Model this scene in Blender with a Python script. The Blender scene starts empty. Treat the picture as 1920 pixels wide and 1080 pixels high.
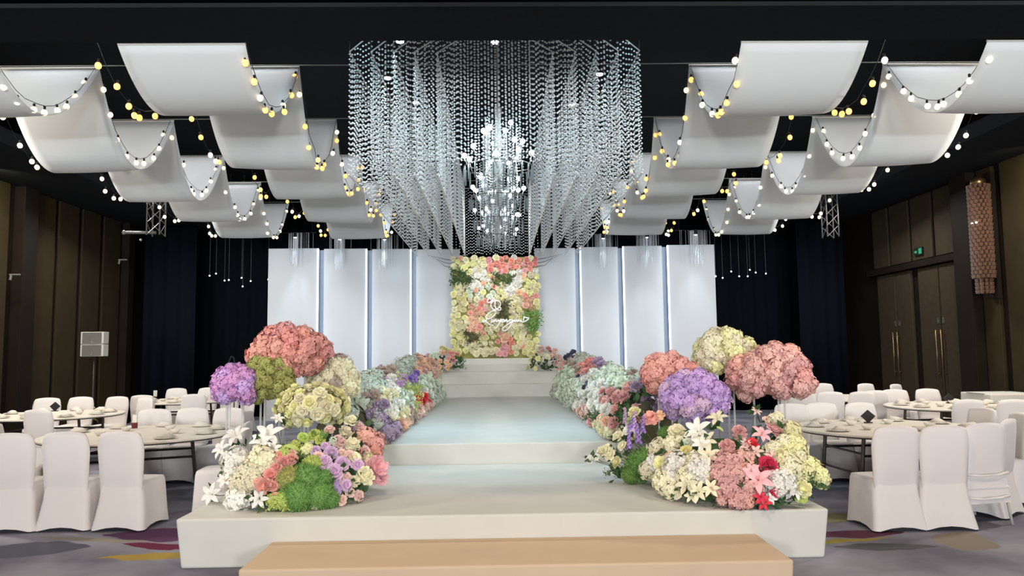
import bpy, bmesh, math, random
import numpy as np
from mathutils import Vector, Matrix, Quaternion

random.seed(7)
S = bpy.context.scene
COL = S.collection
PI = math.pi

# ------------------------------------------------------------------ camera
F = 1400.0
CAM = Vector((0.0, 0.0, 1.65))
PITCH, YAW, ROLL = math.atan(120 / F), -0.0195, -0.012
ROT = (Matrix.Rotation(YAW, 3, 'Z') @ Matrix.Rotation(PI / 2 + PITCH, 3, 'X') @ Matrix.Rotation(ROLL, 3, 'Z'))
cd = bpy.data.cameras.new('camera')
cd.sensor_width = 36.0
cd.lens = 36.0 * F / 1920.0
cd.clip_start, cd.clip_end = 0.05, 200
cam = bpy.data.objects.new('camera', cd)
COL.objects.link(cam)
cam.matrix_world = Matrix.Translation(CAM) @ ROT.to_4x4()
S.camera = cam

# ------------------------------------------------------------------ world, exposure
W = bpy.data.worlds.new('hall_air')
S.world = W
W.use_nodes = True
W.node_tree.nodes['Background'].inputs[0].default_value = (0.75, 0.85, 1.0, 1)
W.node_tree.nodes['Background'].inputs[1].default_value = 0.012
vs = S.view_settings
vs.view_transform = 'Standard'
vs.look = 'None'
vs.exposure = 0.0
vs.gamma = 1.0
vs.use_curve_mapping = False
S.cycles.use_denoising = True
S.cycles.use_adaptive_sampling = True
S.cycles.adaptive_threshold = 0.02
S.cycles.max_bounces = 5
S.cycles.diffuse_bounces = 3
S.cycles.glossy_bounces = 2
S.cycles.transmission_bounces = 4
S.cycles.transparent_max_bounces = 12
S.cycles.caustics_reflective = False
S.cycles.caustics_refractive = False
S.cycles.sample_clamp_indirect = 4.0

# ------------------------------------------------------------------ lamps of the hall and added fill lights
def aim(o, loc, target):
    o.location = loc
    d = Vector(target) - Vector(loc)
    o.rotation_euler = d.to_track_quat('-Z', 'Y').to_euler()

def area(name, loc, target, size, power, color):
    l = bpy.data.lights.new(name, 'AREA')
    l.shape = 'DISK'; l.size = size; l.energy = power; l.color = color
    o = bpy.data.objects.new(name, l); COL.objects.link(o); aim(o, loc, target); return o

def spot(name, loc, target, power, color, angle, blend=0.6, radius=0.08):
    l = bpy.data.lights.new(name, 'SPOT')
    l.energy = power; l.color = color; l.spot_size = math.radians(angle); l.spot_blend = blend
    l.shadow_soft_size = radius
    o = bpy.data.objects.new(name, l); COL.objects.link(o); aim(o, loc, target); return o

WARM = (1.0, 0.80, 0.62)
NEUT = (1.0, 0.93, 0.87)
COOL = (0.36, 0.80, 1.0)
# unseen lamps set far behind the photographer, below the ceiling, for even front light
for x in (-6.0, 0.0, 6.0):
    area('front_light', (x, -15.0, 3.0), (x * 0.8, 8.0, 3.2), 2.4, 1000, (0.95, 0.985, 1.0))
# unseen spots added at the back of the hall to brighten the drapes
for x in (-4.4, 4.4):
    spot('drape_fill', (x, -10.0, 1.9), (x, 12.0, 5.2), 4300, (0.88, 0.97, 1.0), 26, 0.5, 0.3)
# wall washers near both side walls
area('wall_washer', (-8.6, 13.0, 4.9), (-9.4, 13.8, 2.0), 0.3, 60, (1.0, 0.9, 0.6))
area('wall_washer', (8.6, 12.0, 4.9), (9.3, 12.8, 2.0), 0.3, 22, (1.0, 0.85, 0.6))
# unseen fill added above the four rows of drapes, to glow through the cloth
for x in (-5.65, -3.15, 3.15, 5.65):
    for y in (9.2, 12.4, 15.8):
        area('drape_top_fill', (x, y, 6.25), (x, y, 0), 0.9, 20, (0.97, 0.98, 1.0))
for x in (-4.8, 4.8):
    area('front_light', (x, 3.4, 4.7), (x, 5.8, 0.0), 0.5, 60, WARM)
area('front_light', (0, 2.6, 4.7), (0, 5.0, 0.0), 0.5, 105, (1.0, 0.78, 0.58))
# stage wash lamps hung behind the soffit edge
for x in (-2.2, 2.2):
    spot('stage_wash', (x, 7.6, 5.9), (x * 0.1, 12.5, 0.6), 140, COOL, 62, 0.8, 0.15)
    spot('stage_wash', (x * 0.5, 7.45, 5.4), (-x * 0.35, 9.5, 0.5), 95, COOL, 70, 0.9, 0.15)
    spot('flower_spot', (x * 1.6, 4.4, 4.7), (x * 0.95, 7.0, 1.0), 150, (1.0, 0.96, 0.9), 40, 0.8, 0.12)
for x in (-1.0, 1.0):  # extra spots added only to brighten the flower hedges
    spot('hedge_fill', (x * 0.5, 7.5, 4.9), (-x * 1.6, 10.5, 1.0), 150, (0.84, 0.95, 1.0), 34, 0.8, 0.1)
    spot('hedge_fill', (x * 0.4, 9.2, 4.3), (-x * 1.7, 14.5, 1.1), 140, (0.84, 0.95, 1.0), 30, 0.8, 0.1)
for x in (-0.4, 0.4):
    spot('flower_wall_spot', (x, 14.6, 5.6), (x * 0.6, 18.5, 3.05), 330, (1.0, 0.96, 0.88), 40, 0.9, 0.1)
for x in (-2.15, 2.15):
    spot('backdrop_wash', (x, 16.6, 5.6), (x * 1.5, 19.2, 2.0), 75, (0.74, 0.90, 1.0), 85, 0.9, 0.2)
    spot('backdrop_wash', (x * 2.05, 17.9, 5.9), (x * 2.08, 19.2, 2.0), 36, (0.74, 0.90, 1.0), 95, 0.9, 0.2)
# fill added under the side soffits to brighten the table tops
for x in (-1, 1):
    area('table_fill', (x * 7.9, 8.6, 4.9), (x * 4.6, 8.7, 0.7), 0.5, 190, (1.0, 0.90, 0.76))
    area('table_fill', (x * 7.9, 12.2, 4.9), (x * 6.6, 12.2, 0.7), 0.5, 85, (1.0, 0.93, 0.84))
    area('table_fill', (x * 7.9, 15.8, 4.9), (x * 6.3, 15.2, 0.7), 0.5, 100, (1.0, 0.97, 0.92))

# ------------------------------------------------------------------ pixel helpers (1920 x 1080 frame)
def ray(px, py):
    return ROT @ Vector(((px - 960) / F, -(py - 540) / F, -1.0))
def atY(px, py, Y):
    d = ray(px, py); return CAM + d * (Y / d.y)
def atZ(px, py, Z):
    d = ray(px, py); return CAM + d * ((Z - CAM.z) / d.z)
def proj(p):
    v = ROT.transposed() @ (Vector(p) - CAM)
    return 960 + F * v.x / -v.z, 540 - F * v.y / -v.z

# ------------------------------------------------------------------ materials
MATS = {}
def mat(name, color, rough=0.6, metal=0.0, spec=0.3, vary=0.06, scale=8.0, emit=None, strength=0.0, bump=0.0,
        trans=0.0, rnd=0.0, sheen=0.0):
    if name in MATS:
        return MATS[name]
    m = bpy.data.materials.new(name); m.use_nodes = True
    nt = m.node_tree; N = nt.nodes; L = nt.links
    b = N['Principled BSDF']
    b.inputs['Roughness'].default_value = rough
    b.inputs['Metallic'].default_value = metal
    b.inputs['Specular IOR Level'].default_value = spec
    b.inputs['Transmission Weight'].default_value = trans
    if sheen: b.inputs['Sheen Weight'].default_value = sheen
    tc = N.new('ShaderNodeTexCoord')
    nz = N.new('ShaderNodeTexNoise'); nz.inputs['Scale'].default_value = scale; nz.inputs['Detail'].default_value = 3
    L.new(tc.outputs['Object'], nz.inputs['Vector'])
    mr = N.new('ShaderNodeMapRange'); mr.inputs[1].default_value = 0.3; mr.inputs[2].default_value = 0.7
    mr.inputs[3].default_value = 1 - vary; mr.inputs[4].default_value = 1 + vary
    L.new(nz.outputs['Fac'], mr.inputs[0])
    hs = N.new('ShaderNodeHueSaturation'); hs.inputs['Color'].default_value = (*color, 1)
    if rnd:
        oi = N.new('ShaderNodeObjectInfo')
        m2 = N.new('ShaderNodeMapRange'); m2.inputs[3].default_value = 1 - rnd; m2.inputs[4].default_value = 1 + rnd
        L.new(oi.outputs['Random'], m2.inputs[0])
        mm = N.new('ShaderNodeMath'); mm.operation = 'MULTIPLY'
        L.new(m2.outputs[0], mm.inputs[0]); L.new(mr.outputs[0], mm.inputs[1])
        L.new(mm.outputs[0], hs.inputs['Value'])
        m3 = N.new('ShaderNodeMapRange'); m3.inputs[3].default_value = 0.5 - rnd * 0.12; m3.inputs[4].default_value = 0.5 + rnd * 0.12
        L.new(oi.outputs['Random'], m3.inputs[0]); L.new(m3.outputs[0], hs.inputs['Hue'])
    else:
        L.new(mr.outputs[0], hs.inputs['Value'])
    L.new(hs.outputs[0], b.inputs['Base Color'])
    if emit:
        b.inputs['Emission Color'].default_value = (*emit, 1)
        b.inputs['Emission Strength'].default_value = strength
    if bump:
        bp = N.new('ShaderNodeBump'); bp.inputs['Strength'].default_value = bump; bp.inputs['Distance'].default_value = 0.02
        L.new(nz.outputs['Fac'], bp.inputs['Height']); L.new(bp.outputs[0], b.inputs['Normal'])
    MATS[name] = m
    return m

def srgb(r, g, b):
    f = lambda c: ((c / 255 + 0.055) / 1.055) ** 2.4 if c > 10 else c / 255 / 12.92
    return (f(r), f(g), f(b))

m_black = mat('black_paint', (0.020, 0.022, 0.025), 1.0, spec=0.0)
m_soffit = mat('soffit_paint', (0.0035, 0.0033, 0.0033), 1.0, spec=0.0)
m_wallpanel = mat('wall_fabric_panel', srgb(54, 46, 33), 0.9, spec=0.05, vary=0.1, scale=3)
m_wallwood = mat('wall_dark_wood', srgb(30, 24, 20), 0.7, spec=0.1, vary=0.2, scale=2)
m_doorpanel = mat('door_leather', srgb(62, 54, 42), 0.7, spec=0.1, vary=0.1)
m_curtain = mat('black_curtain', (0.006, 0.008, 0.011), 1.0, spec=0.0)
m_bluecurtain = mat('navy_curtain', (0.006, 0.008, 0.012), 1.0, spec=0.0)
m_cloth = mat('stage_cloth', srgb(218, 218, 212), 0.75, vary=0.03, scale=3, bump=0.05)
m_step = mat('step_cloth', srgb(216, 192, 164), 0.75, vary=0.03, scale=3, bump=0.05)
m_panel = mat('backdrop_panel', srgb(222, 226, 232), 0.6, vary=0.015, scale=1)
m_channel_shade = mat('channel_shade', srgb(170, 186, 208), 0.6, vary=0.02)  # blue-grey paints in the shade of the gaps between panels
m_chair = mat('chair_spandex', srgb(232, 226, 224), 0.75, vary=0.03, scale=3, sheen=0.2, rnd=0.03)
m_tablecloth = mat('table_linen', srgb(226, 220, 208), 0.7, vary=0.06, scale=5)
m_darkmetal = mat('dark_steel', srgb(70, 66, 64), 0.4, metal=0.6)
m_steel = mat('bright_steel', srgb(200, 198, 192), 0.25, metal=0.9)
m_grey = mat('speaker_grey', srgb(104, 102, 99), 0.5)
m_lightgrey = mat('light_grey', srgb(190, 188, 184), 0.45)
m_wire = mat('black_wire', (0.012, 0.012, 0.012), 0.5)
m_cable = mat('grey_cable', srgb(120, 122, 120), 0.5)
m_whitewire = mat('white_rail', srgb(170, 174, 176), 0.5)
m_china = mat('white_china', srgb(235, 230, 220), 0.25, spec=0.5)
m_card = mat('black_card', srgb(40, 38, 40), 0.5)
m_red = mat('wine_card', srgb(110, 40, 45), 0.5)
m_brass = mat('brass', srgb(140, 118, 84), 0.35, metal=0.9)
m_crystal = mat('crystal_amber', srgb(104, 78, 64), 0.15, spec=0.8, vary=0.25, scale=60)
m_bead = mat('crystal_bead', srgb(236, 239, 241), 0.12, spec=1.0, vary=0.0)
m_amber = mat('amber_bulb', (1, 0.7, 0.3), emit=(1.0, 0.50, 0.12), strength=1.5)
m_warmbulb = mat('warm_bulb', (1, 0.9, 0.7), emit=(1.0, 0.82, 0.52), strength=1.5)
m_globe = mat('lamp_globe', (1, 1, 1), emit=(0.74, 0.92, 1.0), strength=13.0)
m_led = mat('led_strip', (1, 1, 1), emit=(0.86, 0.94, 1.0), strength=3.0)
m_lampface = mat('lamp_face', (1, 1, 1), emit=(0.95, 0.98, 1.0), strength=14.0)
m_tip = mat('strand_tip', (1, 1, 1), emit=(0.9, 0.95, 1.0), strength=1.6)
m_exit = mat('exit_sign_green', (0.02, 0.2, 0.1), emit=(0.1, 0.8, 0.4), strength=0.15)
m_stem = mat('stem_green', srgb(88, 110, 62), 0.6)
m_letter = mat('letter_white', srgb(250, 250, 246), 0.4)

def drape_material():
    m = bpy.data.materials.new('ceiling_drape_cloth'); m.use_nodes = True
    nt = m.node_tree; N = nt.nodes; L = nt.links
    b = N['Principled BSDF']; out = N['Material Output']
    tc = N.new('ShaderNodeTexCoord'); nz = N.new('ShaderNodeTexNoise'); nz.inputs['Scale'].default_value = 2.0
    L.new(tc.outputs['Object'], nz.inputs['Vector'])
    cr = N.new('ShaderNodeValToRGB')
    cr.color_ramp.elements[0].color = (*srgb(230, 235, 238), 1); cr.color_ramp.elements[1].color = (*srgb(238, 242, 244), 1)
    L.new(nz.outputs['Fac'], cr.inputs[0]); L.new(cr.outputs[0], b.inputs['Base Color'])
    b.inputs['Roughness'].default_value = 0.85; b.inputs['Specular IOR Level'].default_value = 0.15
    t = N.new('ShaderNodeBsdfTranslucent'); t.inputs[0].default_value = (0.75, 0.74, 0.72, 1)
    mx = N.new('ShaderNodeMixShader'); mx.inputs[0].default_value = 0.25
    L.new(b.outputs[0], mx.inputs[1]); L.new(t.outputs[0], mx.inputs[2]); L.new(mx.outputs[0], out.inputs['Surface'])
    return m
m_drape = drape_material()

def clear_material(name, color, fac):
    m = bpy.data.materials.new(name); m.use_nodes = True
    nt = m.node_tree; N = nt.nodes; L = nt.links
    b = N['Principled BSDF']; out = N['Material Output']
    b.inputs['Base Color'].default_value = (*color, 1); b.inputs['Roughness'].default_value = 0.15
    t = N.new('ShaderNodeBsdfTransparent'); mx = N.new('ShaderNodeMixShader'); mx.inputs[0].default_value = fac
    L.new(t.outputs[0], mx.inputs[1]); L.new(b.outputs[0], mx.inputs[2]); L.new(mx.outputs[0], out.inputs['Surface'])
    return m
m_acrylic = clear_material('clear_acrylic', (0.8, 0.82, 0.84), 0.5)
m_thread = clear_material('pale_thread', (0.9, 0.93, 0.97), 0.95)

def carpet_material():
    m = bpy.data.materials.new('leaf_carpet'); m.use_nodes = True
    nt = m.node_tree; N = nt.nodes; L = nt.links
    b = N['Principled BSDF']; b.inputs['Roughness'].default_value = 0.95; b.inputs['Specular IOR Level'].default_value = 0.1
    tc = N.new('ShaderNodeTexCoord')
    n1 = N.new('ShaderNodeTexNoise'); n1.inputs['Scale'].default_value = 0.9; n1.inputs['Detail'].default_value = 4
    L.new(tc.outputs['Object'], n1.inputs['Vector'])
    cr = N.new('ShaderNodeValToRGB')
    e = cr.color_ramp.elements
    e[0].position = 0.35; e[0].color = (*srgb(112, 112, 126), 1)
    e[1].position = 0.62; e[1].color = (*srgb(156, 156, 170), 1)
    q = e.new(0.75); q.color = (*srgb(104, 86, 110), 1)
    L.new(n1.outputs['Fac'], cr.inputs[0])
    cur = cr.outputs[0]
    # woven leaves: centre, half-length, half-width, turn, colour
    leaves = [(-3.1, 7.15, 0.62, 0.26, -0.1, (98, 66, 96)), (-3.7, 7.0, 0.62, 0.06, -0.22, (150, 144, 134)),
              (-2.95, 6.72, 0.42, 0.10, -0.3, (112, 46, 76)), (-2.85, 6.42, 0.50, 0.10, 0.1, (176, 150, 78)),
              (-4.1, 6.7, 0.55, 0.26, 0.1, (92, 94, 108)), (-2.62, 7.75, 0.3, 0.12, 0.5, (150, 136, 84)),
              (3.15, 6.75, 0.48, 0.12, 0.1, (104, 64, 84)), (2.95, 6.52, 0.5, 0.055, 0.25, (164, 150, 72)),
              (3.95, 6.45, 0.36, 0.24, 1.0, (142, 132, 120)), (3.3, 7.4, 0.7, 0.15, 0.4, (130, 124, 96)), (3.2, 6.3, 0.45, 0.12, 0.0, (92, 92, 100)),
              (-6.2, 8.2, 0.8, 0.2, 0.3, (110, 64, 90)), (6.2, 7.6, 0.8, 0.2, -0.3, (110, 64, 90)),
              (-5.9, 10.2, 0.8, 0.15, -0.5, (160, 140, 80)), (5.6, 9.6, 0.8, 0.15, 0.5, (160, 140, 80))]
    nzd = N.new('ShaderNodeTexNoise'); nzd.inputs['Scale'].default_value = 3.5
    L.new(tc.outputs['Object'], nzd.inputs['Vector'])
    add = N.new('ShaderNodeVectorMath'); add.operation = 'MULTIPLY_ADD'
    add.inputs[1].default_value = (0.16, 0.16, 0); L.new(nzd.outputs['Color'], add.inputs[0]); L.new(tc.outputs['Object'], add.inputs[2])
    for cx, cy, a, w, t, c in leaves:
        mp = N.new('ShaderNodeMapping'); mp.vector_type = 'TEXTURE'
        mp.inputs['Location'].default_value = (cx + 0.08, cy + 0.08, 0); mp.inputs['Rotation'].default_value = (0, 0, t)
        mp.inputs['Scale'].default_value = (a, w, 1)
        L.new(add.outputs[0], mp.inputs['Vector'])
        sx = N.new('ShaderNodeSeparateXYZ'); L.new(mp.outputs[0], sx.inputs[0])
        # pointed leaf: |y| < 1 - x^2
        x2 = N.new('ShaderNodeMath'); x2.operation = 'POWER'; L.new(sx.outputs[0], x2.inputs[0]); x2.inputs[1].default_value = 2
        ay = N.new('ShaderNodeMath'); ay.operation = 'ABSOLUTE'; L.new(sx.outputs[1], ay.inputs[0])
        sm = N.new('ShaderNodeMath'); sm.operation = 'ADD'; L.new(x2.outputs[0], sm.inputs[0]); L.new(ay.outputs[0], sm.inputs[1])
        mr = N.new('ShaderNodeMapRange'); mr.inputs[1].default_value = 1.05; mr.inputs[2].default_value = 0.95
        L.new(sm.outputs[0], mr.inputs[0])
        mx = N.new('ShaderNodeMix'); mx.data_type = 'RGBA'
        L.new(mr.outputs[0], mx.inputs[0]); L.new(cur, mx.inputs[6]); mx.inputs[7].default_value = (*srgb(*c), 1)
        cur = mx.outputs[2]
    n2 = N.new('ShaderNodeTexNoise'); n2.inputs['Scale'].default_value = 160
    L.new(tc.outputs['Object'], n2.inputs['Vector'])
    bp = N.new('ShaderNodeBump'); bp.inputs['Strength'].default_value = 0.3; L.new(n2.outputs['Fac'], bp.inputs['Height'])
    L.new(bp.outputs[0], b.inputs['Normal'])
    L.new(cur, b.inputs['Base Color'])
    return m
m_carpet = carpet_material()

# ------------------------------------------------------------------ mesh helpers
class MB:
    def __init__(s): s.v = []; s.f = []
    def add(s, vs_, fs_):
        o = len(s.v); s.v += [tuple(p) for p in vs_]; s.f += [tuple(i + o for i in f) for f in fs_]
    def box(s, x0, x1, y0, y1, z0, z1, taper=0.0):
        t = taper
        s.add([(x0 + t, y0 + t, z0), (x1 - t, y0 + t, z0), (x1 - t, y1 - t, z0), (x0 + t, y1 - t, z0),
               (x0, y0, z1), (x1, y0, z1), (x1, y1, z1), (x0, y1, z1)],
              [(3, 2, 1, 0), (4, 5, 6, 7), (0, 1, 5, 4), (1, 2, 6, 5), (2, 3, 7, 6), (3, 0, 4, 7)])
    def tube(s, pts, r, n=6, cap=True):
        pts = [Vector(p) for p in pts]; rings = []
        rs = r if isinstance(r, (list, tuple)) else [r] * len(pts)
        up = Vector((0, 0, 1))
        for i, p in enumerate(pts):
            d = (pts[min(i + 1, len(pts) - 1)] - pts[max(i - 1, 0)]).normalized()
            a = d.cross(up)
            if a.length < 1e-3: a = d.cross(Vector((1, 0, 0)))
            a.normalize(); b = d.cross(a)
            rings.append([p + (a * math.cos(2 * PI * k / n) + b * math.sin(2 * PI * k / n)) * rs[i] for k in range(n)])
        V = [q for R_ in rings for q in R_]; Fc = []
        for i in range(len(pts) - 1):
            for k in range(n):
                Fc.append((i * n + k, i * n + (k + 1) % n, (i + 1) * n + (k + 1) % n, (i + 1) * n + k))
        if cap:
            Fc.append(tuple(range(n))[::-1]); Fc.append(tuple((len(pts) - 1) * n + k for k in range(n)))
        s.add(V, Fc)
    def lathe(s, prof, n=24, c=(0, 0, 0)):
        V = []; Fc = []
        for r, z in prof:
            for k in range(n):
                V.append((c[0] + r * math.cos(2 * PI * k / n), c[1] + r * math.sin(2 * PI * k / n), c[2] + z))
        for i in range(len(prof) - 1):
            for k in range(n):
                Fc.append((i * n + k, i * n + (k + 1) % n, (i + 1) * n + (k + 1) % n, (i + 1) * n + k))
        Fc.append(tuple(range(n))[::-1]); Fc.append(tuple((len(prof) - 1) * n + k for k in range(n)))
        s.add(V, Fc)
    def ball(s, c, r, seg=8, rings=6, sq=1.0):
        prof = [(max(r * math.sin(PI * i / rings), r * 0.02), -r * sq * math.cos(PI * i / rings)) for i in range(rings + 1)]
        s.lathe(prof, seg, c)
    def mesh(s, name, smooth=True):
        me = bpy.data.meshes.new(name); me.from_pydata(s.v, [], s.f); me.update()
        if smooth: me.polygons.foreach_set('use_smooth', [True] * len(me.polygons))
        return me

def put(name, me, material=None, parent=None, loc=(0, 0, 0), rot=None, scale=None, bevel=0.0, own=False):
    o = bpy.data.objects.new(name, me); COL.objects.link(o)
    if material is not None:
        if own:
            if not me.materials: me.materials.append(None)
            o.material_slots[0].link = 'OBJECT'; o.material_slots[0].material = material
        elif not me.materials:
            me.materials.append(material)
    if parent: o.parent = parent
    o.location = loc
    if rot is not None:
        if isinstance(rot, Quaternion): o.rotation_mode = 'QUATERNION'; o.rotation_quaternion = rot
        else: o.rotation_euler = rot
    if scale is not None: o.scale = (scale,) * 3 if isinstance(scale, (int, float)) else scale
    if bevel:
        md = o.modifiers.new('bevel', 'BEVEL'); md.width = bevel; md.segments = 3; md.limit_method = 'ANGLE'
    return o

def part(name, mb, material, parent=None, smooth=False, **k):
    return put(name, mb.mesh(name, smooth), material, parent, **k)
def boxpart(name, dims, material, parent=None, bevel=0.0, taper=0.0, loc=(0, 0, 0)):
    m = MB(); m.box(*dims, taper=taper); return part(name, m, material, parent, bevel=bevel, loc=loc)
def empty(name, loc=(0, 0, 0), rz=0.0):
    o = bpy.data.objects.new(name, None); COL.objects.link(o); o.location = loc; o.rotation_euler = (0, 0, rz)
    o.empty_display_size = 0.1; return o
def tag(o, label, cat, group=None, kind=None):
    o['label'] = label; o['category'] = cat
    if group: o['group'] = group
    if kind: o['kind'] = kind
    return o
def struct(o):
    o['kind'] = 'structure'; return o
def copy_tree(o, parent=None):
    c = o.copy(); COL.objects.link(c); c.parent = parent
    for ch in list(o.children): copy_tree(ch, c)
    return c
def inst(src, name, material, parent, loc, n=None, size=1.0, spin=None):
    q = Vector(n).to_track_quat('Z', 'Y') if n is not None else Quaternion()
    q = q @ Quaternion((0, 0, 1), random.uniform(0, 2 * PI) if spin is None else spin)
    return put(name, src, material, parent, loc=loc, rot=q, scale=size, own=True)

# ================================================================== THE ROOM
struct(boxpart('floor', (-9.6, 9.5, -18, 21, -0.1, 0.0), m_carpet))
struct(boxpart('ceiling', (-9.6, 9.5, 7.25, 21, 6.3, 6.45), m_black))
sof = empty('ceiling_soffit'); struct(sof)
boxpart('soffit_slab', (-9.6, 9.5, -18, 7.24, 4.8, 6.45), m_soffit, sof)
boxpart('soffit_lip', (-9.6, 9.5, 6.5, 7.24, 4.76, 4.8), m_black, sof)
for sx, x0, x1 in ((0, -9.6, -7.7), (1, 7.7, 9.5)):
    struct(boxpart('trim_%d' % (sx + 1), (x0, x1, 7.25, 20.6, 5.0, 5.25), m_black))
struct(boxpart('wall_front', (-9.6, 9.5, -18.2, -18.0, 0, 6.45), m_wallwood))
struct(boxpart('wall_back', (-9.6, 9.5, 20.8, 21.0, 0, 6.3), m_black))

wl = struct(empty('wall_left'))
boxpart('backing', (-9.6, -9.42, -18, 20.8, 0, 6.3), m_wallwood, wl)
ys = [(13.66, 14.36), (15.14, 15.86), (16.0, 16.74), (16.9, 17.66), (17.82, 18.6)]
y = 13.5
while y > -5:
    ys.append((y - 0.8, y)); y -= 0.95
for a, b in ys:
    boxpart('panel', (-9.42, -9.36, a, b, 0.05, 5.0), m_wallpanel, wl, bevel=0.015)
boxpart('pilaster', (-9.42, -9.2, 14.56, 15.0, 0, 5.0), m_wallwood, wl, bevel=0.01)
boxpart('pilaster', (-9.42, -9.2, 18.7, 19.0, 0, 5.0), m_wallwood, wl, bevel=0.01)

wr = struct(empty('wall_right'))
boxpart('backing', (9.28, 9.5, -18, 20.8, 0, 6.3), m_wallwood, wr)
boxpart('pilaster', (9.02, 9.28, 13.98, 14.5, 0, 5.0), m_wallwood, wr, bevel=0.01)
ys = [(13.5, 13.95)]
y = 13.28
while y > -5:
    ys.append((y - 0.8, y)); y -= 0.95
for a, b in ys:
    boxpart('panel', (9.2, 9.28, a, b, 0.05, 5.0), m_wallpanel, wr, bevel=0.015)
for a, b in ((14.72, 15.42), (15.52, 16.3), (16.4, 17.2), (17.3, 18.0)):
    boxpart('panel', (9.22, 9.28, a, b, 3.55, 4.95), m_doorpanel, wr, bevel=0.015)
boxpart('lintel', (9.12, 9.28, 14.5, 18.2, 3.38, 3.52), m_wallwood, wr, bevel=0.01)
for i, leaves in enumerate((((14.7, 15.32), (15.36, 16.1)), ((16.4, 17.02), (17.06, 17.85)))):
    d = struct(empty('door_%d' % (i + 1), (9.2, leaves[0][0], 0)))
    y0 = leaves[0][0]
    for k, (a, b) in enumerate(leaves):
        lf = boxpart('door_leaf', (0.0, 0.07, a - y0, b - y0, 0.02, 3.36), m_doorpanel, d, bevel=0.012)
        hy = (b - y0 - 0.07) if k == 0 else (a - y0 + 0.07)
        m = MB(); m.tube([(-0.07, hy, 1.0), (-0.07, hy, 2.0)], 0.016, 8)
        for z in (1.1, 1.9): m.tube([(-0.07, hy, z), (0.0, hy, z)], 0.01, 6)
        part('pull_handle', m, m_brass, lf, smooth=True)
        boxpart('latch_plate', (-0.012, 0.0, hy - 0.03, hy + 0.03, 2.14, 2.26), m_steel, lf)

def pleated(name, x0, x1, yy, z0, z1, material, amp=0.035, pitch=0.34, axis='x'):
    m = MB(); n = max(4, int(abs(x1 - x0) / pitch * 6)); V = []; Fc = []
    for i in range(n + 1):
        t = x0 + (x1 - x0) * i / n
        o = amp * math.sin(2 * PI * i / 6.0) + amp * 0.4 * math.sin(i * 0.37)
        for z in (z0, z1):
            V.append((t, yy + o, z) if axis == 'x' else (yy + o, t, z))
    for i in range(n): Fc.append((2 * i, 2 * i + 2, 2 * i + 3, 2 * i + 1))
    m.add(V, Fc)
    o = part(name, m, material, smooth=True)
    sm = o.modifiers.new('thickness', 'SOLIDIFY'); sm.thickness = 0.01
    return o
tag(pleated('stage_curtain', -9.3, 9.0, 20.4, 0, 6.2, m_curtain), 'wide black pleated curtain hung along the back wall behind the stage', 'curtain')
tag(pleated('side_curtain', -8.9, -7.6, 18.9, 0, 4.9, m_bluecurtain), 'navy black pleated curtain panel beside the left wall end', 'curtain')
tag(pleated('side_curtain', 7.7, 8.9, 18.9, 0, 4.9, m_bluecurtain), 'navy black pleated curtain panel beside the double doors', 'curtain')

# ================================================================== STAGE
st = tag(empty('stage_platform', (0.04, 7.3, 0)), 'low wide white cloth covered platform carrying the two big flower mounds', 'platform')
m = MB(); m.box(-2.56, 2.56, -1.32, 1.32, 0.0, 0.385, taper=0.035)
part('body', m, m_cloth, st, bevel=0.018)
fs = tag(empty('front_step', (0.12, 5.6, 0)), 'single cream cloth covered step in front of the platform', 'step')
m = MB(); m.box(-1.9, 1.9, -0.36, 0.40, 0.0, 0.2, taper=0.01)
part('body', m, m_step, fs, bevel=0.016)
rw = tag(empty('runway', (0.0, 12.9, 0)), 'long pale runway between the two flower hedges', 'platform')
m = MB(); m.box(-2.25, 2.25, -4.27, 4.6, 0.0, 0.62, taper=0.0)
part('body', m, m_cloth, rw, bevel=0.016)
bs = tag(empty('stage_steps', (0.0, 17.6, 0)), 'cream cloth covered steps leading up to the flower wall', 'steps')
for nm, (x, a, z0, z1) in zip(('step',) * 4, ((2.0, -0.1, 0.0, 0.9), (2.0, 0.3, 0.0, 1.19), (1.6, 0.62, 0.0, 1.36), (1.6, 0.82, 0.0, 1.5))):
    m = MB(); m.box(-x, x, a, 1.16, z0 + 0.0, z1)
    part(nm, m, m_cloth, bs, bevel=0.012)

# ------------------------------------------------------------------ backdrop panels and light strips
xl = [-5.83, -4.57, -3.36, -2.235, -0.98]
words = ['outermost', 'second from the outside', 'second from the flower wall', 'next to the flower wall']
for side in (-1, 1):
    xs = xl if side < 0 else [5.6, 4.39, 3.26, 2.16, 0.98]
    for i in range(4):
        a, b = sorted((xs[i], xs[i + 1]))
        yy = 19.0 + 0.13 * i
        e = empty('backdrop_panel', ((a + b) / 2, yy, 0))
        w = (b - a) / 2
        lo, hi = -w, w
        if i:
            if side < 0: lo += 0.12
            else: hi -= 0.12
        boxpart('panel_face', (lo, hi, 0.0, 0.06, 0.0, 4.35), m_panel, e, bevel=0.008)
        if i:
            ca, cb = (-w - 0.02, lo + 0.02) if side < 0 else (hi - 0.02, w + 0.02)
            boxpart('channel_back', (ca, cb, 0.10, 0.13, 0.0, 4.33), m_channel_shade, e)
        if i < 3:
            ix = w if side < 0 else -w
            boxpart('light_strip', (ix - 0.013, ix + 0.013, -0.012, 0.05, 0.35, 4.34), m_led, e)
        tag(e, 'tall white backdrop panel %s on the %s of the stage' % (words[i], 'left' if side < 0 else 'right'), 'panel', 'white backdrop panels')

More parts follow.
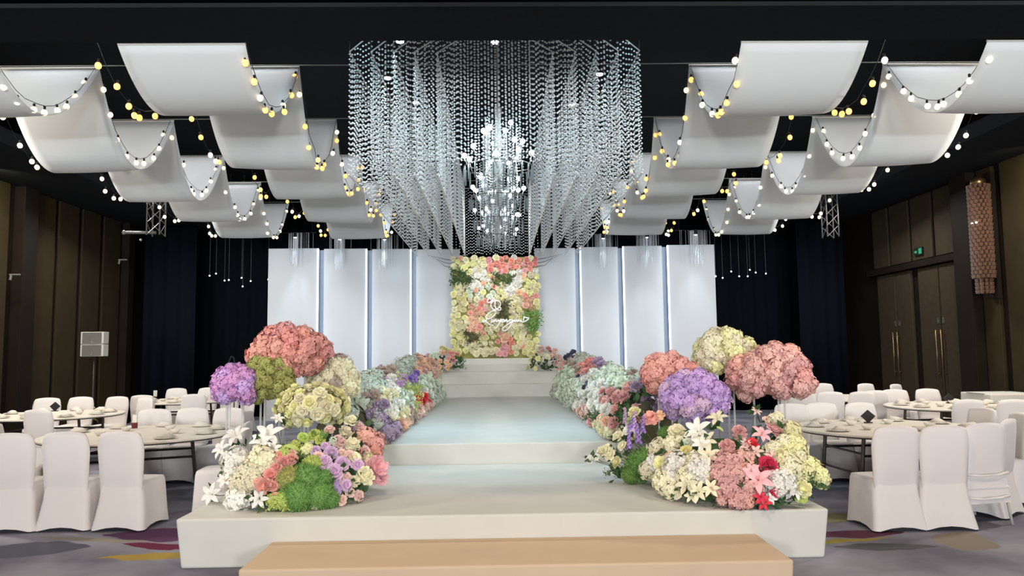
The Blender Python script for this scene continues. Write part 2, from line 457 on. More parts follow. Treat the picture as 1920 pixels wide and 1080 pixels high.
# ================================================================== CEILING DRAPES
BY = [7.3, 9.32, 11.5, 13.65, 15.8, 17.95]
BZ = [4.75, 5.3, 5.3, 5.3, 5.3, 5.3]
def sag_curve(i, t, sag):
    yb = BY[i] + (BY[i + 1] - BY[i]) * t
    s_ = sag if i else sag * 0.66
    return yb, BZ[i] + (BZ[i + 1] - BZ[i]) * t - s_ * 4 * t * (1 - t)
ordn = ['nearest', 'second', 'third', 'fourth', 'farthest']
cols = {'outer left': (-6.27, -5.03), 'inner left': (-3.77, -2.5), 'inner right': (2.5, 3.8), 'outer right': (5.03, 6.3)}
for cname, (xa, xb) in cols.items():
    for i in range(5):
        e = empty('ceiling_drape', ((xa + xb) / 2, BY[i], BZ[i]))
        V = []; Fc = []; nu, nv = 28, 10
        jit = random.uniform(-0.04, 0.04); sk = random.uniform(-0.05, 0.05)
        for u in range(nu + 1):
            t = u / nu
            for v in range(nv + 1):
                x = xa + (xb - xa) * v / nv
                yb, z = sag_curve(i, t, 1.02 + jit + sk * (v / nv - 0.5))
                z -= 0.015 * math.sin(PI * v / nv) * math.sin(PI * t)
                x2 = x + 0.05 * math.sin(PI * t) * (0.5 - v / nv) * 1.0
                V.append((x2 - e.location.x, yb - BY[i], z - BZ[i]))
        for u in range(nu):
            for v in range(nv):
                p = u * (nv + 1) + v; Fc.append((p, p + 1, p + nv + 2, p + nv + 1))
        m = MB(); m.add(V, Fc)
        o = part('cloth', m, m_drape, e, smooth=True)
        sd = o.modifiers.new('thickness', 'SOLIDIFY'); sd.thickness = 0.004
        hw = (xb - xa) / 2
        m = MB(); m.tube([(-hw, 0, 0.012), (hw, 0, 0.012)], 0.014, 6)
        part('batten', m, m_lightgrey, e)
        tag(e, 'white swagged ceiling cloth, %s from the camera in the %s row' % (ordn[i], cname), 'drape', 'white ceiling drapes')
for i in range(1, 6):
    m = MB(); m.tube([(-6.6, 0, 0), (0, 0, -0.01), (6.6, 0, 0)], 0.007, 5)
    o = part('support_cable', m, m_cable, loc=(0, BY[i] - 0.03, BZ[i] + 0.03))
    tag(o, 'thin grey cable across the hall holding the %s line of drapes' % ['', 'first', 'second', 'third', 'fourth', 'last'][i], 'cable')

# ------------------------------------------------------------------ festoon lights
m = MB(); m.ball((0, 0, -0.036), 0.034, 8, 6, 1.1)
bulb_me = m.mesh('bulb'); bulb_me.materials.append(m_warmbulb)
m = MB(); m.lathe([(0.013, -0.005), (0.016, 0.03), (0.008, 0.04)], 6)
sock_me = m.mesh('socket'); sock_me.materials.append(m_wire)
lines = [(-6.42, 0, 'outside edge of the outer left drapes'), (-5.08, 0, 'inside edge of the outer left drapes'),
         (-3.97, 1, 'outside edge of the inner left drapes'), (-2.5, 1, 'inside edge of the inner left drapes'),
         (2.52, 1, 'inside edge of the inner right drapes'), (3.98, 1, 'outside edge of the inner right drapes'),
         (5.08, 0, 'inside edge of the outer right drapes'), (6.45, 0, 'outside edge of the outer right drapes')]
for X, amber, where in lines:
    e = empty('festoon_lights', (X, BY[0], BZ[0]))
    pts = []; bulbs = []
    for i in range(5):
        sg = random.uniform(0.86, 1.0)
        for k in range(13):
            t = k / 12
            yb, z = sag_curve(i, t, sg)
            p = Vector((0.05 * math.sin(PI * t) * random.uniform(-1, 1) * 0.4, yb - BY[0], z - BZ[0] + 0.03))
            if k or not i: pts.append(p)
        nb = 9
        for k in range(nb):
            t = (k + 0.5) / nb + random.uniform(-0.025, 0.025)
            yb, z = sag_curve(i, t, sg)
            bulbs.append(Vector((random.uniform(-0.05, 0.05), yb - BY[0], z - BZ[0] - 0.01)))
    m = MB(); m.tube(pts, 0.004, 4, False)
    part('wire', m, m_wire, e)
    for b in bulbs:
        q = Quaternion((random.uniform(-1, 1), random.uniform(-1, 1), 0), random.uniform(0, 0.3)) if True else None
        o = put('bulb', bulb_me, m_amber if (amber and random.random() < 0.8) else m_warmbulb, e, loc=b, rot=q, own=True)
        put('socket', sock_me, None, o)
    tag(e, 'string of round glowing bulbs swagged along the ' + where, 'light string', 'festoon light strings')

# ================================================================== BEAD CANOPY
def bead_mesh(name, strings, r, step):
    P_ = []
    for x, yv, z0, z1 in strings:
        z = z1 - random.uniform(0, step)
        while z > z0:
            P_.append((x, yv, z)); z -= step
    P_ = np.array(P_, dtype=np.float32)
    octa = np.array([(1, 0, 0), (-1, 0, 0), (0, 1, 0), (0, -1, 0), (0, 0, 1), (0, 0, -1)], dtype=np.float32) * r
    of = np.array([(0, 2, 4), (2, 1, 4), (1, 3, 4), (3, 0, 4), (2, 0, 5), (1, 2, 5), (3, 1, 5), (0, 3, 5)], dtype=np.int32)
    n = len(P_)
    V = (P_[:, None, :] + octa[None]).reshape(-1, 3)
    Fc = (np.arange(n, dtype=np.int32)[:, None, None] * 6 + of[None]).reshape(-1)
    me = bpy.data.meshes.new(name)
    me.vertices.add(len(V)); me.vertices.foreach_set('co', V.reshape(-1))
    nf = n * 8
    me.loops.add(nf * 3); me.loops.foreach_set('vertex_index', Fc)
    me.polygons.add(nf); me.polygons.foreach_set('loop_start', np.arange(0, nf * 3, 3, dtype=np.int32))
    me.polygons.foreach_set('use_smooth', np.ones(nf, dtype=bool))
    me.update(calc_edges=True)
    return me
half = [1.79, 1.53, 1.26, 1.0, 0.72]
names5 = ['outermost', 'second from outside', 'middle', 'second from inside', 'innermost']
ZT, ZB = 5.36, 3.84
for k, hw in enumerate(half):
    yn = 8.43 + 0.02 * k          # front face
    yc = 8.95 + 0.01 * k                # where the chamfer meets the long side
    ch = 0.36
    yf = 16.7
    path = [Vector((-hw, yf)), Vector((-hw, yc)), Vector((-hw + ch, yn)), Vector((hw - ch, yn)), Vector((hw, yc)), Vector((hw, yf))]
    strings = []
    if k >= 3: path.append(path[0].copy())
    for a, b in zip(path[:-1], path[1:]):
        L_ = (b - a).length; n = max(2, int(L_ / 0.078))
        for j in range(n):
            p = a.lerp(b, j / n)
            strings.append((p.x, p.y - 12.4, ZB - ZT + random.uniform(-0.01, 0.01), -0.02))
    e = empty('bead_curtain', (0, 12.4, ZT))
    o = put('beads', bead_mesh('beads', strings, 0.0145, 0.066), m_bead, e)
    o['kind'] = 'stuff'
    m = MB(); m.tube([(p.x, p.y - 12.4, 0.0) for p in path], 0.009, 5)
    part('top_rail', m, m_whitewire, e)
    m = MB()
    for a, b in ((0, 1), (4, 5)):
        m.tube([(path[q].x, path[q].y - 12.4, ZB - ZT - 0.02) for q in (a, b)], 0.011, 5)
    part('bottom_cord', m, m_bead, e)
    m = MB()
    for x in (-hw, hw):
        m.tube([(x, yf - 12.4, 0), (x, yf - 12.4, 0.9)], 0.006, 5); m.tube([(x, yc - 12.4, 0), (x, yc - 12.4, 0.9)], 0.006, 5)
    part('hanger', m, m_wire, e)
    tag(e, 'hanging curtain of crystal beads in a long horseshoe above the runway, %s of five' % names5[k], 'bead curtain', 'nested bead curtains', 'stuff')

# small bright lamps among the beads
for i, (px, py, yy) in enumerate(((750, 77, 9.0), (928, 79, 9.0), (727, 146, 10.0), (780, 192, 11.3), (1124, 139, 10.2), (1073, 196, 11.5))):
    p = atY(px, py, yy)
    e = empty('downlight', p)
    m = MB(); m.lathe([(0.05, 0.0), (0.065, 0.02), (0.065, 0.12), (0.03, 0.15)], 12); part('housing', m, m_wire, e, smooth=True)
    m = MB(); m.lathe([(0.048, -0.012), (0.05, 0.0)], 12); part('lens', m, m_lampface, e)
    m = MB(); m.tube([(0, 0, 0.15), (0, 0, 6.3 - p.z)], 0.008, 5); part('rod', m, m_wire, e)
    tag(e, ['black downlight at the top of the left bead curtains', 'brightest downlight at the top centre of the bead curtains',
            'small downlight between the two outermost left bead curtains', 'small downlight between the left bead curtains deeper in',
            'small downlight between the right bead curtains', 'small downlight deeper between the right bead curtains'][i], 'downlight', 'downlights in the bead canopy')
    l = spot('downlight_beam', p - Vector((0, 0, 0.03)), p + Vector((0.0, 0.25, -3)), 170 if i == 1 else 60, (0.55, 0.85, 1.0), 85, 0.8, 0.05)

# ------------------------------------------------------------------ chandeliers
def make_chandelier():
    e = empty('chandelier')
    m = MB(); m.lathe([(0.012, 2.2), (0.012, 0.9), (0.05, 0.86), (0.03, 0.6), (0.06, 0.4), (0.03, 0.2), (0.07, 0.05), (0.02, -0.1)][::-1], 10)
    part('stem', m, m_lightgrey, e, smooth=True)
    m = MB(); n = 32
    m.tube([(0.46 * math.cos(2 * PI * k / n), 0.46 * math.sin(2 * PI * k / n), 0.05) for k in range(n + 1)], 0.008, 5, False)
    part('ring', m, m_grey, e, smooth=True)
    g = MB(); g.ball((0, 0, 0), 0.036, 12, 8); gm = g.mesh('globe'); gm.materials.append(m_globe)
    dr = MB(); dr.lathe([(0.006, -0.2), (0.012, -0.19), (0.012, 0.0), (0.004, 0.02)], 6); dm = dr.mesh('crystal_drop'); dm.materials.append(m_crystalclear)
    for tier, (r, z, cnt) in enumerate(((0.46, 0.2, 7), (0.34, 0.42, 5), (0.2, 0.60, 4))):
        for k in range(cnt):
            a = 2 * PI * (k + 0.35 * tier) / cnt + random.uniform(-0.15, 0.15)
            rr = r * random.uniform(0.85, 1.05); zz = z + random.uniform(-0.06, 0.06)
            c, s_ = math.cos(a), math.sin(a)
            m = MB(); m.tube([(0.02 * c, 0.02 * s_, z - 0.12), (0.5 * rr * c, 0.5 * rr * s_, z - 0.2), (0.9 * rr * c, 0.9 * rr * s_, z - 0.17), (rr * c, rr * s_, zz - 0.03)], 0.006, 5)
            arm = part('arm', m, m_steel, e, smooth=True)
            put('globe', gm, None, arm, loc=(rr * c, rr * s_, zz))
    for k in range(22):
        a = 2 * PI * k / 22
        put('crystal_drop', dm, None, e, loc=(0.46 * math.cos(a), 0.46 * math.sin(a), 0.04))
    for k in range(14):
        a = random.uniform(0, 2 * PI); r = random.uniform(0.05, 0.3)
        put('crystal_drop', dm, None, e, loc=(r * math.cos(a), r * math.sin(a), random.uniform(-0.05, 0.5)))
    P_ = []
    for k in range(64):
        a = random.uniform(0, 2 * PI); r = 0.34 * math.sqrt(random.random())
        P_.append((r * math.cos(a), r * math.sin(a), random.uniform(-0.22, 0.1), random.uniform(0.35, 0.78)))
    o = put('crystal_cascade', bead_mesh('crystal_cascade', P_, 0.012, 0.04), m_bead, e); o['kind'] = 'stuff'
    return e
m_crystalclear = mat('clear_crystal', srgb(120, 130, 132), 0.08, spec=1.0, vary=0.0)
ch0 = make_chandelier()
for i, yy in enumerate((9.75, 11.75, 13.75, 15.75)):
    c = ch0 if i == 0 else copy_tree(ch0)
    c.location = (0.03, yy, 4.04); c.rotation_euler = (0, 0, i * 0.7)
    tag(c, 'crystal chandelier with white globes, %s of four in line inside the bead canopy' % ['nearest', 'second', 'third', 'farthest'][i], 'chandelier', 'globe chandeliers')

# ------------------------------------------------------------------ thread curtains with lamps above the backdrop
for i, (px, py) in enumerate(((555, 448), (638, 452), (722, 452), (1130, 450), (1212, 448), (1303, 443))):
    p = atY(px, py, 18.75)
    e = empty('thread_curtain', (p.x, 18.75, p.z))
    m = MB()
    for k in range(60):
        x = random.gauss(0, 0.17) if k % 3 else random.gauss(0, 0.05); x = max(-0.45, min(0.45, x)); yy = random.uniform(-0.03, 0.1)
        z0 = -random.uniform(0.25, 0.75)
        m.tube([(x, yy, 0.16), (x, yy, z0)], 0.0032, 3, False)
    o = part('threads', m, m_thread, e); o['kind'] = 'stuff'
    m = MB(); m.tube([(-0.5, 0.03, 0.16), (0.5, 0.03, 0.16)], 0.012, 5); part('rail', m, m_wire, e)
    lp = MB(); lp.lathe([(0.035, 0.0), (0.045, 0.02), (0.04, 0.13)], 10); part('lamp', lp, m_wire, e, smooth=True, loc=(0, -0.08, 0.03))
    ln = MB(); ln.lathe([(0.034, -0.008), (0.034, 0.002)], 10); part('lens', ln, m_lampface, e, loc=(0, -0.08, 0.03))
    m = MB(); m.tube([(-0.4, 0.03, 0.16), (-0.4, 0.03, 6.3 - p.z)], 0.005, 4); m.tube([(0.4, 0.03, 0.16), (0.4, 0.03, 6.3 - p.z)], 0.005, 4)
    part('hanger', m, m_wire, e)
    tag(e, 'pale thread fringe lit by a small lamp above the %s white panel' % ['left outermost', 'left second', 'left third', 'right third', 'right second', 'right outermost'][i], 'thread curtain', 'lit thread fringes')
    spot('fringe_beam', (p.x, 18.6, p.z + 0.02), (p.x, 18.83, p.z - 3), 100, (0.74, 0.88, 1.0), 45, 0.9, 0.03)

# thin hanging strands with glowing tips at both ends of the backdrop
for side, tips in (('left', ((393, 517), (405, 513), (421, 526), (429, 525), (453, 521), (455, 537), (470, 527), (503, 524))),
                   ('right', ((1342, 518), (1355, 521), (1371, 509), (1386, 518), (1402, 518), (1406, 506), (1417, 511), (1436, 513)))):
    for i, (px, py) in enumerate(tips):
        p = atY(px, py, 19.0 + 0.1 * (i % 3))
        e = empty('light_strand', p)
        m = MB(); m.tube([(0, 0, 0), (0, 0, 6.3 - p.z)], 0.003, 4, False); part('thread', m, m_cable, e)
        m = MB(); m.ball((0, 0, 0), 0.022, 6, 5); part('tip_bulb', m, m_tip, e, smooth=True)
        tag(e, 'thin thread with faint glowing tip by the %s backdrop end, %s from the left' % (side, ['first', 'second', 'third', 'fourth', 'fifth', 'sixth', 'seventh', 'eighth'][i]), 'light strand', side + ' hanging light strands')

# ================================================================== FLOWERS
def petal(mb, length, width, base, rotz, tilt, curl, cup, rows=3, z0=0.0, point=0.0):
    """a petal leaving the axis at radius base, tilted up from the horizontal, curling outwards"""
    V = []; Fc = []
    x, z, ang = base, z0, tilt
    prof = []
    for i in range(rows + 1):
        t = i / rows
        w = width * (math.sin(PI * min(1, 0.18 + 0.62 * t)) if point == 0 else math.sin(PI * (0.1 + 0.9 * t)) ** 0.8 + 0.02)
        prof.append((x, z, w))
        x += length / rows * math.cos(ang); z += length / rows * math.sin(ang); ang -= curl / rows
    c, s_ = math.cos(rotz), math.sin(rotz)
    for x, z, w in prof:
        for k in (-1, 0, 1):
            yy = k * w; zz = z + cup * abs(k) * w
            V.append((x * c - yy * s_, x * s_ + yy * c, zz))
    for i in range(rows):
        for k in range(2):
            p = i * 3 + k; Fc.append((p, p + 3, p + 4, p + 1))
    mb.add(V, Fc)

def rose_mesh(seed):
    rr = random.Random(seed); m = MB()
    m.ball((0, 0, 0.22), 0.34, 8, 6, 1.1)
    for n, ln, w, b, ti, cu, z0 in ((6, 0.8, 0.46, 0.15, 0.6, 1.1, -0.05), (6, 0.72, 0.42, 0.16, 1.0, 1.0, 0.0), (5, 0.66, 0.36, 0.16, 1.35, 0.7, 0.08), (4, 0.5, 0.28, 0.16, 1.75, 0.1, 0.2)):
        for k in range(n):
            petal(m, ln * rr.uniform(0.9, 1.1), w, b, 2 * PI * k / n + rr.uniform(-.25, .25), ti + rr.uniform(-.1, .1), cu, 0.25, 3, z0)
    return m.mesh('rose')
def peony_mesh(seed):
    rr = random.Random(seed); m = MB()
    m.ball((0, 0, 0.2), 0.55, 8, 6, 0.8)
    for n, r, z, ti in ((9, 0.25, 0.1, 0.3), (9, 0.25, 0.28, 0.7), (8, 0.2, 0.42, 1.0), (6, 0.1, 0.5, 1.3)):
        for k in range(n):
            petal(m, rr.uniform(0.5, 0.7), 0.26, r, 2 * PI * (k + rr.random() * .6) / n, ti + rr.uniform(-.25, .25), rr.uniform(-.2, .6), rr.uniform(-.3, .4), 2, z)
    return m.mesh('peony')
def floret(mb, p, n, s, rr, lobes=4):
    q = Vector(n).to_track_quat('Z', 'Y') @ Quaternion((0, 0, 1), rr.uniform(0, 6.28))
    tl = Quaternion((rr.uniform(-1, 1), rr.uniform(-1, 1), 0), rr.uniform(0, 0.5)); q = q @ tl
    V = [Vector((0, 0, 0))]; Fc = []
    for k in range(lobes):
        a = 2 * PI * k / lobes
        for da, r, z in ((-0.62, 0.8, 0.22), (0.0, 1.08, 0.12), (0.62, 0.8, 0.22)):
            V.append(Vector((r * math.cos(a + da * 1.1), r * math.sin(a + da * 1.1), z)))
        b = 1 + 3 * k; Fc.append((0, b, b + 1)); Fc.append((0, b + 1, b + 2))
    mb.add([Vector(p) + q @ (v * s) for v in V], Fc)
def sphere_dirs(n, rr, zmin=-0.35):
    out = []
    for i in range(n):
        z = 1 - (1 - zmin) * (i + 0.5) / n; r = math.sqrt(max(0, 1 - z * z)); a = i * 2.39996
        out.append(Vector((r * math.cos(a), r * math.sin(a), z)))
    return out
def hydrangea_mesh(seed, n=58, fs_=0.245):
    rr = random.Random(seed); m = MB()
    m.ball((0, 0, 0.0), 0.70, 10, 7)
    for d in sphere_dirs(n, rr):
        d2 = (d + Vector((rr.uniform(-.12, .12), rr.uniform(-.12, .12), rr.uniform(-.12, .12)))).normalized()
        floret(m, d2 * rr.uniform(0.76, 1.04), d2, fs_ * rr.uniform(0.85, 1.15), rr)
    return m.mesh('hydrangea')
def lily_mesh(seed):
    rr = random.Random(seed); m = MB()
    for k in range(6):
        petal(m, 1.15 * rr.uniform(0.9, 1.1), 0.24, 0.06, 2 * PI * k / 6 + rr.uniform(-.12, .12), 0.75 if k % 2 else 0.6, 1.35, 0.18, 5, 0.0, 1.0)
    for k in range(5):
        a = 2 * PI * k / 5 + 0.3
        m.tube([(0, 0, 0), (0.14 * math.cos(a), 0.14 * math.sin(a), 0.55)], 0.02, 3, False)
    return m.mesh('lily')
def moss_mesh(seed):
    rr = random.Random(seed); m = MB()
    m.ball((0, 0, 0.0), 0.82, 10, 7)
    for d in sphere_dirs(620, rr, -0.5):
        t = d.orthogonal().normalized(); t.rotate(Quaternion(d, rr.uniform(0, 6.28)))
        b = d * 0.8; tip = d * rr.uniform(0.88, 1.08) + t * rr.uniform(0, 0.14); w = d.cross(t) * 0.05
        m.add([b + w, b - w, tip], [(0, 1, 2)])
    return m.mesh('moss_ball')
def spike_mesh(seed):
    rr = random.Random(seed); m = MB()
    m.tube([(0, 0, -0.6), (0, 0, 2.0)], 0.03, 4)
    for i in range(34):
        t = i / 34; a = i * 2.4; d = Vector((math.cos(a), math.sin(a), 0.35)).normalized()
        r = 0.26 * (1 - 0.75 * t)
        floret(m, Vector((0, 0, t * 2.0)) + d * r, d, 0.2 * (1 - 0.5 * t), rr, 5)
    return m.mesh('flower_spike')
def leaf_mesh(seed):
    m = MB(); rr = random.Random(seed)
    petal(m, 1.6, 0.3, 0.0, 0, 0.5, 0.8, 0.25, 5, 0.0, 1.0)
    return m.mesh('leaf')
def spray_mesh(seed):
    rr = random.Random(seed); m = MB()
    for k in range(9):
        a = rr.uniform(0, 6.28); t0 = rr.uniform(0.3, 1.2)
        base = Vector((0, 0, 0)); d = Vector((math.cos(a) * math.cos(t0), math.sin(a) * math.cos(t0), math.sin(t0)))
        for j in range(5):
            p = base + d * (0.25 + 0.2 * j)
            s_ = d.orthogonal().normalized(); s_.rotate(Quaternion(d, rr.uniform(0, 6.28)))
            u = d.cross(s_) * 0.09
            m.add([p, p + s_ * 0.16 + u, p + s_ * 0.36 + d * 0.1, p + s_ * 0.16 - u], [(0, 1, 2, 3)])
    return m.mesh('leaf_spray')

ROSE = [rose_mesh(i) for i in range(3)]
PEONY = [peony_mesh(i) for i in range(3)]
HYD = [hydrangea_mesh(i) for i in range(3)]
LILY = [lily_mesh(i) for i in range(3)]
MOSS = [moss_mesh(i) for i in range(2)]
SPIKE = [spike_mesh(i) for i in range(2)]
LEAF = [leaf_mesh(0)]
SPRAY = [spray_mesh(i) for i in range(3)]
KIND = {'rose': ROSE, 'peony': PEONY, 'hyd': HYD, 'lily': LILY, 'moss': MOSS, 'spike': SPIKE, 'leaf': LEAF, 'spray': SPRAY}
PNAME = {'rose': 'rose', 'peony': 'peony', 'hyd': 'hydrangea', 'lily': 'lily', 'moss': 'moss_ball', 'spike': 'flower_spike', 'leaf': 'leaf', 'spray': 'leaf_spray'}
FC = {'cream': (246, 240, 208), 'white': (248, 246, 238), 'yellow': (244, 236, 160), 'paleyel': (244, 240, 186), 'blush': (240, 208, 198),
      'peach': (247, 206, 180), 'coral': (242, 170, 158), 'salmon': (248, 186, 176), 'dusty': (232, 182, 176), 'deepcoral': (228, 164, 156),
      'pink': (245, 190, 196), 'red': (228, 70, 86), 'lav': (222, 190, 222), 'lilac': (212, 178, 234), 'purple': (200, 140, 212), 'violet': (168, 140, 206),
      'mauve': (180, 158, 184), 'taupe': (196, 176, 164), 'mint': (226, 236, 218), 'lime': (196, 212, 120), 'olive': (172, 172, 104),
      'green': (122, 162, 90), 'dkgreen': (74, 102, 66), 'navy': (100, 100, 124), 'dark': (92, 90, 72), 'greygreen': (202, 210, 196), 'orchid': (216, 160, 216)}
def fm(c):
    return mat('petal_' + c, srgb(*FC[c]), 0.7, spec=0.15, vary=0.10, scale=3.0, rnd=0.10)
def bloom(kind, color, parent, wpos, n, size):
    if kind == 'peony': wpos = Vector(wpos)
    return inst(random.choice(KIND[kind]), PNAME[kind], fm(color), parent, Vector(wpos) - parent.location, n, size)
def foliage(parent, pts, material='dkgreen', size=0.1, name='foliage'):
    """many small leaves filling the gaps: pts = [(world point, normal)]"""
    m = MB()
    for p, n in pts:
        p = Vector(p) - parent.location
        for _ in range(3):
            d = (Vector(n) + Vector((random.uniform(-1, 1), random.uniform(-1, 1), random.uniform(-1, 1))) * 0.9).normalized()
            s_ = d.orthogonal().normalized(); s_.rotate(Quaternion(d, random.uniform(0, 6.28)))
            l = size * random.uniform(0.6, 1.2); w = s_ * l * 0.28
            q4 = [p, p + d * l * 0.5 + w, p + d * l, p + d * l * 0.5 - w]
            m.add([(q.x, q.y, max(q.z, 0.004)) for q in q4], [(0, 1, 2, 3)])
    o = part(name, m, fm(material), parent); o['kind'] = 'stuff'; return o

# ------------------------------------------------------------------ front mounds (blooms placed on an egg-shaped mound)
def on_mound(px, py, c, r):
    d = ray(px, py); o = CAM - c
    D = Vector((d.x / r.x, d.y / r.y, d.z / r.z)); O = Vector((o.x / r.x, o.y / r.y, o.z / r.z))
    A = D.dot(D); B = O.dot(D); Cc = O.dot(O) - 1; disc = B * B - A * Cc
    t = (-B - math.sqrt(disc)) / A if disc > 0 else -B / A
    p = CAM + d * t
    n = Vector(((p.x - c.x) / r.x ** 2, (p.y - c.y) / r.y ** 2, (p.z - c.z) / r.z ** 2)).normalized()
    return p, n, t * d.length
def mound(name, label, c, r, blooms, zmin, leafc='dkgreen', core=False):
    c = Vector(c); r = Vector(r)
    bx_ = sum(b[0] for b in blooms) / len(blooms)
    base, _, _ = on_mound(bx_, 900, c, r)
    e = empty(name, (base.x, base.y + 0.25, 0.385)); tag(e, label, 'flowers', 'front flower mounds')
    fol = []; sm = MB()
    for px, py, rp, kind, col in blooms:
        p, n, dist = on_mound(px, py, c, r)
        s_ = rp * dist / F * 1.12
        p.z = max(p.z, zmin + s_ * 0.75)
        v = (CAM - p).normalized()
        nn = (n * 0.6 + v * 0.55 + Vector((random.uniform(-.25, .25), 0, random.uniform(-.1, .3)))).normalized()
        if kind == 'lily': p = p + nn * 0.03; s_ *= 0.95
        if kind in ('hyd', 'moss'): p = p - nn * s_ * 0.25
        if kind == 'spike': nn = Vector((random.uniform(-.2, .2), -0.3, 1)); s_ = s_ / 0.9
        if kind == 'leaf': nn = Vector((random.uniform(-.6, .6), -0.5, 0.8))
        bloom(kind, col, e, p, nn, s_)
        root = Vector((p.x + (c.x - p.x) * 0.45, p.y + (c.y - p.y) * 0.45, zmin + 0.06)) - e.location
        a_ = p - nn * s_ * 0.3 - e.location; b_ = a_ - nn * 0.07; b_.z = max(b_.z, 0.02)
        sm.tube([a_, b_, root], 0.004, 3, False)
        for _ in range(2):
            q = p - nn * (s_ * 0.7) + Vector((random.uniform(-.08, .08), random.uniform(-.03, .08), random.uniform(-.06, .06)))
            q.z = max(q.z, zmin + 0.02); fol.append((q, nn))
    foliage(e, fol, leafc, 0.09)
    o = part('stems', sm, m_stem, e); o['kind'] = 'stuff'
    if core:
        # foam core the stems are pushed into
        m = MB(); V = []; Fc = []; n_ = 20
        for j in range(6):
            t = j / 5 * PI / 2 * 0.96
            for k in range(n_):
                a_ = 2 * PI * k / n_
                V.append(Vector((c.x + r.x * 0.74 * math.cos(t) * math.cos(a_), c.y + r.y * 0.74 * math.cos(t) * math.sin(a_), c.z + 0.002 + r.z * 0.74 * math.sin(t))) - e.location)
        for j in range(5):
            for k in range(n_): Fc.append((j * n_ + k, j * n_ + (k + 1) % n_, (j + 1) * n_ + (k + 1) % n_, (j + 1) * n_ + k))
        Fc.append(tuple(5 * n_ + k for k in range(n_))); m.add(V, Fc)
        part('foam_core', m, fm('dkgreen'), e, smooth=True)
    return e

LC, LR = (-1.80, 7.05, 0.385), (0.78, 0.85, 0.60)
mound('flower_mound', 'white lilies and cream hydrangeas at the left end of the left front mound', LC, LR, [
    (445, 822, 20, 'lily', 'white'), (420, 846, 16, 'lily', 'white'), (440, 862, 23, 'hyd', 'white'), (492, 864, 28, 'hyd', 'cream'),
    (470, 884, 22, 'hyd', 'cream'), (505, 822, 24, 'lily', 'white'), (492, 832, 18, 'lily', 'white'), (520, 790, 11, 'lily', 'white'),
    (452, 908, 22, 'hyd', 'cream'), (446, 934, 21, 'hyd', 'white'), (472, 902, 17, 'hyd', 'cream'), (402, 928, 17, 'lily', 'white'),
    (424, 904, 13, 'lily', 'white'), (488, 936, 15, 'lily', 'white'), (468, 934, 7, 'rose', 'white'), (478, 945, 6, 'rose', 'white'),
    (430, 884, 13, 'hyd', 'white'), (512, 845, 14, 'lily', 'white'), (497, 912, 17, 'peony', 'deepcoral'), (508, 892, 14, 'rose', 'coral'),
    (520, 878, 12, 'rose', 'deepcoral'), (533, 868, 13, 'rose', 'deepcoral'), (546, 862, 12, 'rose', 'deepcoral'), (524, 856, 10, 'rose', 'coral'),
    (483, 905, 10, 'rose', 'salmon'), (513, 912, 10, 'rose', 'deepcoral'), (516, 932, 9, 'rose', 'deepcoral')], 0.385)
mound('flower_mound', 'bright green moss mound with lime flowers between the white lilies and lavender roses', LC, LR, [
    (578, 896, 30, 'moss', 'green'), (560, 926, 32, 'moss', 'green'), (598, 926, 30, 'moss', 'green'), (543, 898, 24, 'moss', 'olive'),
    (616, 944, 20, 'moss', 'green'), (586, 872, 20, 'moss', 'lime'), (535, 936, 18, 'moss', 'lime'), (605, 900, 22, 'moss', 'green'),
    (536, 850, 14, 'hyd', 'lime'), (552, 836, 11, 'hyd', 'lime'), (568, 822, 11, 'rose', 'lime'), (590, 818, 13, 'rose', 'lime'), (600, 826, 10, 'rose', 'lime'),
    (576, 842, 11, 'hyd', 'paleyel'), (556, 866, 20, 'leaf', 'lime'), (562, 846, 18, 'leaf', 'lime'), (515, 938, 13, 'hyd', 'lime'), (506, 950, 12, 'spray', 'lime'),
    (532, 948, 14, 'spray', 'lime'), (550, 952, 13, 'leaf', 'lime'), (570, 952, 12, 'spray', 'green'), (588, 926, 13, 'rose', 'pink'), (590, 946, 9, 'rose', 'blush'),
    (535, 926, 8, 'rose', 'mint'), (570, 906, 5, 'rose', 'mint'), (548, 852, 10, 'rose', 'peach')], 0.385, 'green', True)
